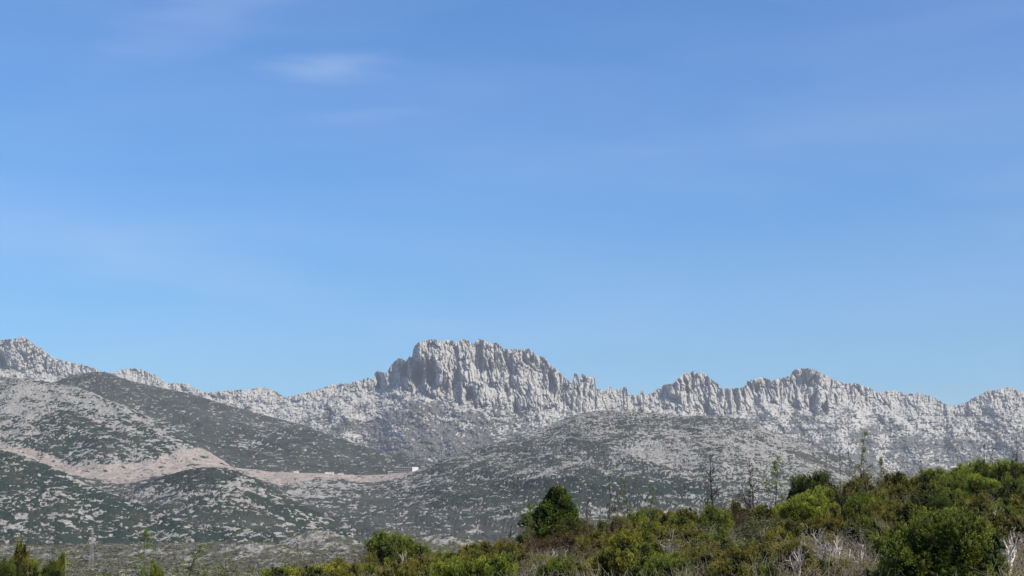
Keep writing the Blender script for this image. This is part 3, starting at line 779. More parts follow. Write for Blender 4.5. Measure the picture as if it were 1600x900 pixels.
def proto_sapling(seed, h=4.0, leaves=0, kids=16, r=0.035, side=0.9, bend=0.05, twin=False, dense=1):
    rng = np.random.default_rng(seed)
    L = Limbs()
    tips = []
    for s in range(2 if twin else 1):
        p = np.array([s * 0.35, 0, -0.1]); d = norm(np.array([rng.normal(0, bend), rng.normal(0, bend), 1.0]))
        hh = h * (1 if s == 0 else 0.82)
        n = 12
        for i in range(n):
            d = norm(d + rng.normal(0, bend, 3) + np.array([0, 0, 0.1]))
            q = p + d * hh / n
            L.a.append(p); L.b.append(q); L.r.append(r * (1 - 0.85 * i / n)); L.s.append(r * (1 - 0.85 * (i + 1) / n))
            if i > 2:
                for _ in range(max(1, kids // n) + (rng.random() < 0.5)):
                    th = rng.uniform(0, 2 * math.pi)
                    dd = (math.cos(th), math.sin(th), 0.75)
                    L.grow(p + (q - p) * rng.random(), dd, side * (1.15 - i / n) * rng.uniform(0.5, 1.1), r * 0.42 * (1 - 0.6 * i / n), 1 + (dense > 1), rng, 0.16, 4, 3, 0.25, 0.55, 0.5)
            p = q
        L.tips.append((p, d))
    parts = [('trunk', L.mesh('trunk', M_bark, 4, 0.008))]
    A = np.array(L.b)
    if leaves:
        tp = np.array([p for p, _ in L.tips]); keep = tp[:, 2] > h * 0.35
        tp = tp[keep]
        k = rng.integers(0, len(tp), leaves)
        P = tp[k] + rng.normal(0, 0.06, (leaves, 3))
        V, Q = leaf_quads(P, rng.normal(size=(leaves, 3)) + np.array([0, 0, 0.3]), 0.06 * rng.uniform(0.6, 1.2, leaves), 0.038, rng)
        parts.append(('crown', raw_mesh('crown', V, Q, M_broad, np.repeat(np.clip(rng.normal(0.5, 0.2, leaves), 0, 1), 4))))
    return parts, max(0.3, np.percentile(np.abs(A[:, :2]), 97) * 2), np.max(A[:, 2])
def proto_snag(seed, h=1.6, w=1.8, stems=5, r=0.05, depth=3):
    rng = np.random.default_rng(seed)
    L = Limbs()
    for k in range(stems):
        th = k * 2.4 + rng.uniform(-.5, .5); lean = rng.uniform(0.3, 1.0)
        L.grow((rng.uniform(-.1, .1), rng.uniform(-.1, .1), -0.1), (math.cos(th) * lean, math.sin(th) * lean, 1), h * rng.uniform(.6, .9), r, depth, rng, 0.33, 5, 3, 0.08, 0.6, 0.52)
    A = np.array(L.b)
    return [('branches', L.mesh('branches', M_dead, 5, 0.004))], np.percentile(np.abs(A[:, :2]), 97) * 2, np.percentile(A[:, 2], 99.5)
def proto_rock(seed):
    import bmesh
    rng = np.random.default_rng(seed)
    bm = bmesh.new(); bmesh.ops.create_icosphere(bm, subdivisions=4, radius=0.5)
    V = np.array([v.co[:] for v in bm.verts])
    U = norm(V)
    for _ in range(22):
        n = norm(rng.normal(size=3)); dd = rng.uniform(0.2, 0.36)
        s = V @ n
        V = V - np.where(s > dd, s - dd, 0)[:, None] * n
    V = V + U * (0.03 * fbm(U[:, 0] * 4 + 9, U[:, 1] * 4 + U[:, 2] * 3, seed, 3))[:, None]
    V[:, 2] = V[:, 2] * 0.75 + 0.15; V[:, 1] *= 0.7
    for v, c in zip(bm.verts, V): v.co = c
    me = bpy.data.meshes.new('rock'); bm.to_mesh(me); bm.free(); me.materials.append(M_stone)
    return [(None, me)], 0.9, 0.55

PROTO = {
    'jun_a': proto_juniper(1), 'jun_b': proto_juniper(2, 2.8, 1.6, 360, lobes=12, pf=0.75), 'jun_c': proto_juniper(3, 2.4, 1.9, 330, lobes=8, upright=0.6, pf=0.8),
    'jun_big': proto_juniper(4, 3.6, 1.9, 760, 40, lobes=17, shoot=0.28, pf=0.85), 'jun_up': proto_juniper(5, 2.6, 1.9, 300, 52, upright=0.78, lobes=10, shoot=0.5, lw=0.021),
    'jun_up2': proto_juniper(6, 2.4, 1.6, 290, 50, upright=0.72, lobes=9, shoot=0.45, lw=0.021), 'jun_d': proto_juniper(7, 2.6, 1.4, 260, 26, lobes=8, upright=0.45, shoot=0.36),
    'jun_e': proto_juniper(8, 2.2, 1.7, 230, 26, lobes=7, upright=0.5), 'low': proto_juniper(9, 2.6, 0.9, 300, 30, lobes=10, upright=0.4),
    'cone': proto_juniper(11, 2.6, 3.6, 1300, 40, upright=0.62, lobes=34, cone=1.0, shoot=0.3, lw=0.03, leaf=0.065, pf=0.62),
    'twig_a': proto_twiggy(21), 'twig_b': proto_twiggy(22, stems=13, up=0.05, spread=0.7), 'twig_leaf': proto_twiggy(23, 2.8, 1.7, 13, leaves=19000),
    'twig_leaf2': proto_twiggy(24, 2.6, 1.5, 12, leaves=7000), 'ball': proto_twiggy(25, 1.6, 1.4, 16, up=0.02, spread=0.75, kids=4),
    'rust': proto_twiggy(26, 2.8, 1.7, 13, leaves=2600, mat=M_bark),
    'sap_bare': proto_sapling(31, 4.0, 0, 22, side=1.2, r=0.075, dense=2), 'sap_bare2': proto_sapling(32, 4.2, 0, 20, twin=True, r=0.06, dense=2), 'sap_thin': proto_sapling(33, 3.0, 0, 12, r=0.022, side=0.5),
    'sap_leaf': proto_sapling(34, 3.6, 900, 18, side=0.8), 'sap_leaf2': proto_sapling(35, 3.6, 560, 14, side=0.7), 'sap_dense': proto_sapling(36, 2.6, 900, 26, side=0.6, r=0.03),
    'sap_bushy': proto_sapling(37, 3.6, 60, 30, side=0.8, twin=True, dense=2, r=0.05),
    'snag_a': proto_snag(41, r=0.065), 'snag_b': proto_snag(42, 1.2, stems=7, r=0.05), 'snag_c': proto_snag(43, 1.7, stems=3, r=0.05, depth=2),
    'rock_a': proto_rock(51), 'rock_b': proto_rock(52),
}
COLS = {'green': (0.80, 0.92, 0.7), 'bright': (1.05, 1.2, 0.8), 'olive': (0.95, 0.84, 0.85), 'dark': (0.42, 0.52, 0.5), 'yellow': (1.15, 1.08, 0.8),
        'rust': (0.78, 0.42, 0.65), 'grey': (0.62, 0.62, 1.2), 'plain': (1, 1, 1), 'cone': (0.50, 0.66, 0.5), 'brown': (0.55, 0.47, 0.42), 'pale': (1.5, 1.45, 1.4), 'black': (0.16, 0.14, 0.13), 'purple': (0.75, 0.6, 0.68), 'tan': (1.35, 1.2, 1.05)}
def gz(px, Y):
    a = float(ae(px, 830)[0])
    return a, float(ground_z(np.array([a]), np.array([Y]))[0])
def y_at(px, py):
    """distance at which the near slope shows at this pixel"""
    a = float(ae(px, 830)[0])
    Yc = float(lin(SL_Y, px))
    Ys = np.linspace(16, Yc + 4, 200)
    e = ground_z(np.full(200, a), Ys) / Ys
    q = pix(a, e)[1]
    k = np.where(q <= py)[0]
    return float(Ys[k[0]]) if len(k) else float(Yc + 2)
ASPECT = {'jun': 0.78, 'low': 0.5, 'twi': 0.6, 'bal': 0.75, 'rus': 0.62, 'sna': 0.95, 'roc': 0.55}
def put(proto, name, cat, px, Y, wpx, top, col, label, group, rot=None, lcol=None, depth=None):
    parts, w0, h0 = PROTO[proto]
    k3 = proto[:3]
    if k3 in ASPECT:
        Y = y_at(px, top + ASPECT[k3] * wpx + 6)
    a, zg = gz(px, Y)
    x = a * Y
    ztop = float(ae(px, top)[1]) * Y
    sx_ = wpx * Y / F_PX / w0
    sz_ = max(0.25, ztop - zg) / h0
    if k3 == 'roc': sz_ = sx_
    rot = (px * 0.37 + Y) % 6.28 if rot is None else rot
    single = len(parts) == 1 and parts[0][0] is None
    if single:
        root = bpy.data.objects.new(name, parts[0][1])
        root.color = (*COLS[col], 1)
    else:
        root = bpy.data.objects.new(name, None)
        root.empty_display_size = 0.3
    root.location = (x, Y, EYE + zg - 0.03)
    root.rotation_euler = (0, 0, rot)
    root.scale = (sx_, sx_, sz_)
    root['label'] = label; root['category'] = cat
    if group: root['group'] = group
    COL.objects.link(root)
    if not single:
        for pn, me in parts:
            o = bpy.data.objects.new(pn, me)
            o.color = (*(COLS[col] if pn in ('crown', 'foliage') or len(parts) == 1 else COLS[lcol or 'plain']), 1)
            o.parent = root
            COL.objects.link(o)
    return root
GJ, GB, GS, GD, GR = 'juniper shrubs on the near slope', 'bare twiggy shrubs on the near slope', 'thin saplings on the near slope', 'dead bleached wood in the scrub', 'white rocks on the near slope'
def J(p, px, Y, w, top, c, lab): put(p, 'juniper_shrub', 'shrub', px, Y, w, top, c, lab, GJ)
def B(p, px, Y, w, top, c, lab, lc=None): put(p, 'twiggy_shrub', 'shrub', px, Y, w, top, c, lab, GB, lcol=lc)
def S(p, px, Y, w, top, lab, c='plain', bark='brown'): 
    lcol = bark
    put(p, 'sapling', 'sapling', px, Y, w, top, c if len(PROTO[p][0]) > 1 else bark, lab, GS, lcol=lcol)
def D(p, px, Y, w, top, c, lab): put(p, 'dead_shrub', 'dead shrub', px, Y, w, top, c, lab, GD)
def K(p, px, Y, w, top, lab): put(p, 'white_rock', 'rock', px, Y, w, top, 'plain', lab, GR)

# ---- right hand skyline and slope
J('jun_b', 1268, 88, 84, 737, 'dark', 'dark rounded juniper on the crest just behind the brightest tufted juniper')
J('jun_up', 1266, 66, 84, 764, 'bright', 'brightest green juniper of upright tufts, below the dark rounded one on the crest')
J('jun_up2', 1226, 62, 50, 786, 'bright', 'small bright green tufted juniper at the foot of the brightest upright one')
J('jun_d', 1300, 76, 44, 756, 'olive', 'narrow olive juniper right of the brightest tufts and behind the purple twig ball')
B('ball', 1312, 66, 44, 762, 'purple', 'dense purple-grey ball of leafless twigs right of the bright tufted juniper')
J('jun_c', 1356, 64, 74, 768, 'green', 'mid green juniper right of the purple-grey twig ball')
J('jun_a', 1346, 82, 64, 740, 'olive', 'olive juniper on the crest below the tallest leafy sapling')
J('jun_e', 1404, 82, 66, 735, 'olive', 'olive-brown juniper on the crest under the small leafy sprig')
J('jun_d', 1444, 81, 58, 735, 'olive', 'loose olive juniper on the crest left of the bright row')
J('jun_up2', 1478, 79, 60, 731, 'green', 'first and lowest of the bright crest junipers, counted from the left')
J('jun_up', 1510, 78, 70, 722, 'bright', 'bright green tufted juniper at the left end of the high crest row')
J('jun_a', 1546, 77, 62, 717, 'bright', 'tallest bright green juniper at the middle of the high crest row')
J('jun_up2', 1580, 76, 60, 719, 'bright', 'bright crest juniper between the tallest one and the frame edge')
J('jun_up', 1618, 76, 60, 716, 'green', 'crest juniper cut by the right edge of the picture')
J('jun_c', 1500, 71, 62, 742, 'green', 'green juniper directly below the left end of the bright crest row')
J('jun_up2', 1545, 70, 66, 742, 'bright', 'bright juniper in the second row under the tallest crest one')
J('jun_a', 1592, 69, 70, 745, 'green', 'green juniper in the second row at the right edge')
J('jun_e', 1452, 70, 60, 752, 'olive', 'dull olive juniper below the loose one on the crest')
J('jun_d', 1404, 70, 56, 758, 'olive', 'brownish olive juniper midway between the purple twig ball and the bright row')
J('jun_c', 1462, 58, 74, 768, 'dark', 'darkest green juniper right above the big dome')
J('jun_b', 1418, 52, 66, 785, 'olive', 'olive juniper with brown patches left of the darkest one')
J('jun_a', 1528, 59, 70, 772, 'olive', 'olive juniper right of the darkest one, level with it')
J('jun_e', 1578, 56, 66, 775, 'yellow', 'yellow-tipped juniper on the right edge behind the bleached snag')
J('jun_d', 1560, 46, 80, 800, 'olive', 'grey-olive juniper between the big dome and the bleached snag')
J('jun_big', 1474, 36, 172, 796, 'green', 'biggest juniper, a broad green dome in front on the right')
J('jun_b', 1402, 40, 60, 820, 'olive', 'olive juniper leaning on the left side of the big dome')
J('jun_b', 1392, 25, 84, 872, 'yellow', 'low yellow-green juniper at the bottom edge left of the big dome')
J('low', 1462, 25, 90, 872, 'yellow', 'low yellow-green juniper at the bottom edge under the big dome')
J('jun_d', 1530, 26, 60, 862, 'olive', 'small olive juniper at the bottom edge just left of the bleached snag')
B('twig_a', 1560, 66, 60, 760, 'brown', 'brown leafless shrub between the second row and the yellow-tipped juniper')
B('twig_b', 1376, 74, 60, 752, 'plain', 'grey-brown leafless shrub on the crest side below the small leafy sprig')
B('twig_a', 1432, 62, 60, 770, 'plain', 'grey leafless shrub squeezed against the darkest juniper')
B('twig_a', 1506, 52, 50, 785, 'brown', 'brown leafless twigs rising behind the big dome')
B('twig_leaf2', 1374, 48, 60, 800, 'olive', 'thin-leaved shrub below the mid green juniper')
B('twig_leaf2', 1590, 38, 60, 800, 'olive', 'thin-leaved shrub on the right edge above the bleached snag')
# ---- pale twig thicket in the hollow
J('jun_a', 1120, 30, 66, 826, 'green', 'green juniper among bare twigs under the largest white rock')
J('jun_c', 1082, 30, 64, 818, 'olive', 'olive juniper in front of the smallest white rock')
J('jun_b', 1230, 30, 56, 812, 'olive', 'olive juniper just below the small bright tufted one')
J('jun_c', 1296, 30, 64, 802, 'olive', 'olive juniper below and right of the brightest tufted one')
J('jun_a', 1352, 30, 66, 806, 'green', 'green juniper at the upper right rim of the twig hollow')
J('jun_e', 1286, 30, 60, 872, 'yellow', 'yellow-green juniper at the bottom edge in the twig hollow')
B('twig_leaf', 1284, 36, 84, 836, 'olive', 'olive thin-leaved shrub in the middle of the twig hollow')
B('twig_leaf2', 1330, 36, 80, 868, 'olive', 'low thin-leaved shrub at the bottom edge of the twig hollow')
D('snag_b', 1318, 30, 74, 836, 'pale', 'second bleached fan of branches, right of the first, in the twig hollow')
D('snag_a', 1246, 30, 60, 846, 'plain', 'crooked bleached branches at the left end of the twig hollow')
D('snag_b', 1572, 30, 66, 792, 'plain', 'smaller bleached branches rising behind the large corner snag')
D('snag_c', 1460, 30, 40, 862, 'plain', 'bleached stick poking out under the big dome')
D('snag_a', 962, 30, 50, 862, 'plain', 'bleached twigs at the bottom edge under the rust thicket side')
D('snag_c', 872, 30, 40, 850, 'plain', 'bleached bent stick in front of the rust thicket')
B('twig_b', 1268, 50, 96, 822, 'pale', 'palest bare shrub, fanning out below the brightest tufted juniper')
B('twig_a', 1340, 48, 90, 818, 'plain', 'grey bare shrub right of the palest one')
J('jun_b', 1206, 30, 70, 826, 'yellow', 'yellow-green juniper between the pale grey-green shrub and the palest bare one')
J('jun_c', 1168, 30, 80, 846, 'olive', 'olive juniper at the foot of the broad grey-green shrub')
J('jun_a', 1392, 30, 56, 838, 'green', 'green juniper filling the gap left of the big dome')
J('jun_a', 1574, 30, 70, 786, 'green', 'green juniper right of the big dome and above the bleached snag')
J('jun_b', 1500, 30, 90, 862, 'bright', 'bright juniper at the bottom edge between the big dome and the bleached snag')
B('twig_b', 1310, 36, 110, 848, 'tan', 'tan tangle of bare twigs in the hollow left of the big dome')
B('twig_a', 1352, 30, 70, 862, 'plain', 'grey bare shrub at the bottom edge left of the low yellow junipers')
B('twig_leaf2', 1222, 36, 90, 842, 'olive', 'olive half-leafless shrub at the bottom left of the twig hollow')
B('twig_a', 1270, 27, 90, 868, 'tan', 'tan bare shrub at the bottom edge under the twig hollow')
D('snag_b', 1288, 45, 70, 826, 'plain', 'bleached fan of dead branches among the pale bare twigs')
D('snag_a', 1572, 25, 84, 822, 'pale', 'large bleached snag with crooked limbs at the bottom right corner')
D('snag_c', 1512, 24, 34, 868, 'plain', 'forked bleached stick at the bottom edge left of the large snag')
# ---- middle
J('jun_d', 1196, 92, 50, 789, 'olive', 'olive juniper under the yellow-leaved sapling')
B('rust', 1168, 94, 84, 776, 'rust', 'rusty leafy shrub at the feet of the twin dark saplings', 'brown')
J('jun_e', 1150, 90, 50, 781, 'olive', 'olive juniper left of the rusty shrub on the crest')
J('jun_a', 1118, 88, 62, 789, 'green', 'green juniper at the foot of the tallest bare sapling')
J('jun_d', 1078, 86, 60, 794, 'olive', 'olive juniper on the crest behind the largest white rock')
J('jun_b', 1040, 84, 64, 796, 'olive', 'wide olive juniper on the crest left of the white rocks')
J('jun_c', 1004, 82, 54, 795, 'green', 'green juniper on the crest right of the yellow leafy sapling')
J('jun_a', 972, 80, 60, 806, 'olive', 'olive juniper around the foot of the yellow leafy sapling')
J('jun_e', 940, 76, 50, 812, 'green', 'small green juniper around the feet of the bushy twin saplings')
J('jun_d', 908, 74, 42, 812, 'olive', 'small olive juniper just right of the dark cone-shaped juniper')
B('twig_leaf', 1152, 42, 150, 812, 'grey', 'broad grey-green thin-leaved shrub below the white rocks')
B('twig_leaf2', 1196, 58, 70, 806, 'grey', 'pale grey-green shrub right of the small white rocks')
B('twig_leaf', 1092, 34, 100, 842, 'olive', 'olive thin-leaved shrub in front of the broad grey-green one')
J('jun_d', 1140, 27, 80, 874, 'olive', 'low olive juniper at the bottom edge below the broad grey-green shrub')
J('jun_b', 1190, 26, 64, 880, 'green', 'low green juniper at the bottom edge left of the tan bare shrub')
B('twig_a', 1048, 56, 74, 818, 'black', 'darkest leafless shrub, behind the bleached log')
B('twig_b', 1060, 46, 90, 832, 'plain', 'grey tangle of bare branches around the bleached log')
D('snag_c', 1024, 44, 40, 836, 'pale', 'bleached crooked log standing in the grey tangle')
D('snag_b', 1044, 47, 50, 828, 'plain', 'grey dead branches right of the bleached crooked log')
J('jun_c', 988, 56, 70, 826, 'yellow', 'yellow-green juniper left of the darkest leafless shrub')
J('jun_e', 1016, 30, 70, 866, 'bright', 'bright juniper at the bottom edge below the bleached log')
J('jun_b', 964, 32, 76, 856, 'yellow', 'yellow-green juniper at the bottom edge right of the rust thicket')
B('rust', 902, 52, 110, 812, 'rust', 'large rust-brown thicket in front of the dark cone-shaped juniper', 'black')
B('rust', 850, 54, 80, 826, 'rust', 'smaller rust-brown shrub left of the large rust thicket', 'brown')
B('twig_leaf', 936, 44, 80, 836, 'olive', 'olive thin-leaved shrub on the right flank of the rust thicket')
B('twig_a', 880, 36, 90, 848, 'brown', 'brown leafless shrub below the rust thicket')
B('twig_leaf2', 852, 30, 80, 862, 'olive', 'olive half-bare shrub at the bottom edge under the rust thicket')
J('jun_e', 912, 27, 60, 880, 'olive', 'low olive juniper at the bottom edge between bare brown shrubs')
put('cone', 'juniper_tree', 'tree', 867, 84, 96, 764, 'cone', 'tall dark green cone-shaped juniper standing above the scrub', None)
J('jun_up2', 838, 80, 36, 800, 'green', 'low green juniper hugging the left foot of the cone-shaped one')
J('jun_e', 898, 82, 34, 790, 'green', 'narrow green juniper hugging the right side of the cone-shaped one')
J('jun_a', 1052, 30, 80, 862, 'green', 'green juniper at the bottom edge between the bright one and the low olive one')
J('jun_c', 1100, 30, 70, 852, 'olive', 'olive juniper overlapping the left of the low olive bottom-edge one')
J('jun_b', 1010, 30, 60, 846, 'green', 'green juniper just below the bleached crooked log')
J('jun_d', 1240, 30, 70, 846, 'olive', 'olive juniper between the half-leafless shrub and the tan tangle')
J('jun_e', 1064, 80, 56, 806, 'green', 'green juniper below the left side of the largest white rock')
J('jun_a', 1020, 80, 66, 812, 'yellow', 'yellow-tipped juniper between the crest row and the darkest leafless shrub')
J('jun_b', 942, 60, 64, 830, 'olive', 'olive juniper between the rust thicket and the yellow-green one')
J('jun_c', 876, 40, 70, 868, 'green', 'green juniper at the bottom edge below the rust thicket')
J('jun_b', 1490, 60, 66, 762, 'green', 'green juniper between the darkest one and the high bright row')
J('jun_c', 1380, 60, 60, 782, 'olive', 'olive juniper right of and below the mid green one')
J('jun_a', 1438, 60, 60, 800, 'green', 'green juniper touching the upper left shoulder of the big dome')
J('jun_e', 1536, 40, 66, 815, 'green', 'green juniper against the right shoulder of the big dome')
J('jun_b', 1318, 60, 56, 790, 'olive', 'olive juniper under the purple-grey twig ball')
# ---- left of the middle
J('jun_a', 536, 40, 60, 872, 'olive', 'olive juniper between the two low ones at the bottom edge')
J('jun_b', 670, 40, 60, 866, 'olive', 'olive juniper just right of the bleached dead trunk')
J('jun_c', 736, 40, 60, 858, 'olive', 'olive juniper above and between the two bright bottom-edge ones')
J('jun_b', 614, 78, 84, 831, 'green', 'rounded green juniper highest in the left half of the picture')
J('jun_a', 660, 74, 60, 848, 'green', 'green juniper touching the right side of the rounded high one')
J('jun_c', 586, 60, 40, 862, 'olive', 'small olive juniper at the left foot of the rounded high one')
J('low', 560, 46, 60, 880, 'green', 'low green juniper at the bottom edge left of the rounded high one')
J('low', 498, 44, 84, 881, 'yellow', 'low yellow-green juniper second from the left of the bottom row')
J('low', 440, 42, 60, 884, 'green', 'low green juniper at the left end of the long bottom row')
J('jun_d', 626, 40, 80, 874, 'olive', 'olive juniper at the bottom edge under the rounded high one')
D('snag_c', 634, 42, 42, 856, 'pale', 'bleached dead trunk standing before the rounded high juniper')
J('jun_e', 706, 66, 50, 860, 'yellow', 'yellow-tipped juniper right of the pair of green ones')
J('jun_b', 744, 76, 64, 846, 'olive', 'olive juniper on the low crest between the pair and the rust shrubs')
J('jun_c', 790, 78, 54, 842, 'olive', 'olive-brown juniper on the low crest left of the rust shrubs')
J('jun_b', 704, 40, 84, 872, 'bright', 'bright yellow-green juniper at the bottom edge right of the bleached trunk')
J('jun_b', 768, 42, 84, 866, 'bright', 'bright juniper at the bottom edge below the olive low crest')
J('jun_e', 816, 46, 50, 862, 'olive', 'small olive juniper left of the smaller rust-brown shrub')
B('twig_a', 672, 54, 60, 862, 'plain', 'grey leafless shrub between the pair of green junipers and the bottom row')
B('twig_b', 790, 60, 60, 850, 'black', 'blackish leafless shrub on the low crest')
B('twig_a', 828, 66, 46, 838, 'brown', 'brown leafless shrub behind the smaller rust-brown shrub')
B('twig_a', 560, 66, 50, 868, 'brown', 'brown leafless shrub left of the rounded high juniper')
B('twig_b', 466, 60, 36, 858, 'brown', 'small brown leafless shrub around the lone thin pole-like sapling')
# ---- bottom left corner
J('jun_e', 34, 42, 46, 844, 'olive', 'brown-topped juniper, tallest in the bottom left corner')
J('jun_c', 8, 40, 50, 872, 'dark', 'dark juniper cut by the left edge of the picture')
J('jun_b', 44, 38, 54, 870, 'green', 'green juniper in front of the brown-topped one')
J('jun_a', 80, 40, 44, 876, 'dark', 'dark green juniper right of the brown-topped one')
J('jun_up', 97, 41, 16, 862, 'green', 'slender upright green juniper at the right of the corner group')
J('jun_up', 247, 48, 20, 880, 'green', 'tiny upright juniper alone beside the leafy sapling')
# ---- saplings
S('sap_bare', 1117, 92, 34, 700, 'tallest bare dark sapling, alone above the green junipers', bark='black')
S('sap_bare2', 1172, 93, 30, 714, 'twin dark bare saplings rising from the rusty shrub', bark='black')
S('sap_leaf', 1208, 93, 34, 714, 'sapling with yellow-green leaves right of the twin bare ones')
S('sap_bushy', 950, 76, 36, 738, 'bushy twin-stemmed sapling between the cone-shaped juniper and the yellow leafy one')
S('sap_leaf2', 983, 78, 26, 748, 'yellow leafy sapling right of the bushy twin-stemmed one')
S('sap_leaf2', 1013, 82, 22, 762, 'short pale leafy sapling right of the yellow leafy one')
S('sap_bare', 922, 70, 34, 772, 'short bare sapling right beside the cone-shaped juniper', bark='brown')
S('sap_dense', 832, 82, 16, 782, 'yellow-green leafy sapling touching the left side of the cone-shaped juniper')
S('sap_leaf2', 1345, 85, 32, 676, 'highest leafy sapling on the crest, right of thin bare ones')
S('sap_thin', 1327, 86, 14, 690, 'bare thin sapling immediately left of the highest leafy one', bark='brown')
S('sap_thin', 1313, 86, 12, 702, 'bare whip second to the left of the highest leafy sapling', bark='brown')
S('sap_thin', 1300, 87, 16, 698, 'bare whip above the dark rounded crest juniper', bark='brown')
S('sap_bare', 1362, 84, 24, 712, 'short bare sapling just right of the highest leafy one', bark='brown')
S('sap_dense', 1378, 84, 12, 712, 'small leafy sprig on the crest', c='olive')
S('sap_thin', 1450, 82, 20, 708, 'faint bare sapling alone above the loose olive juniper', bark='brown')
S('sap_bare', 1539, 79, 20, 688, 'left of the two dark bare saplings over the high crest row', bark='black')
S('sap_thin', 1558, 78, 20, 686, 'right of the two dark bare saplings over the high crest row', bark='black')
S('sap_bushy', 1586, 78, 24, 694, 'bushy bare sapling near the right edge of the crest', bark='black')
S('sap_thin', 1597, 76, 16, 682, 'bare sapling nearest the right edge of the crest', bark='black')
S('sap_bare', 1590, 50, 40, 730, 'long dark bare sapling in front of the second row at the right edge', bark='black')
S('sap_thin', 615, 80, 14, 804, 'thin bare sapling rising out of the rounded high juniper', bark='brown')
S('sap_bare', 572, 74, 22, 838, 'bare sapling left of the rounded high juniper', bark='brown')
S('sap_thin', 710, 78, 16, 826, 'thin bare sapling over the yellow-tipped juniper', bark='brown')
S('sap_bare', 790, 80, 28, 816, 'dark bare sapling over the olive-brown low crest juniper', bark='black')
S('sap_thin', 467, 64, 16, 826, 'lone thin pole-like bare sapling in the left half', bark='brown')
S('sap_leaf', 234, 56, 36, 826, 'leafy sapling alone against the plain on the left')
S('sap_leaf2', 292, 54, 50, 852, 'wide sparse leafy sapling right of the lone leafy one')
S('sap_thin', 186, 52, 14, 872, 'low thin bare sapling between the corner group and the leafy sapling', bark='brown')
S('sap_leaf2', 350, 50, 26, 868, 'short sparse leafy sapling right of the wide one')
# ---- white rocks
K('rock_a', 1101, 78, 16, 803, 'largest white rock, left of the others')
K('rock_b', 1088, 77, 10, 807, 'small white rock at the left side of the largest')
K('rock_b', 1172, 76, 13, 802, 'white pointed rock under the twin bare saplings')
K('rock_a', 1190, 78, 11, 802, 'white rock right of the pointed one')
K('rock_a', 1273, 31, 12, 876, 'white stone among the tan twigs in the hollow')
K('rock_b', 1322, 40, 8, 852, 'little pale stone right of the dead fan of branches')

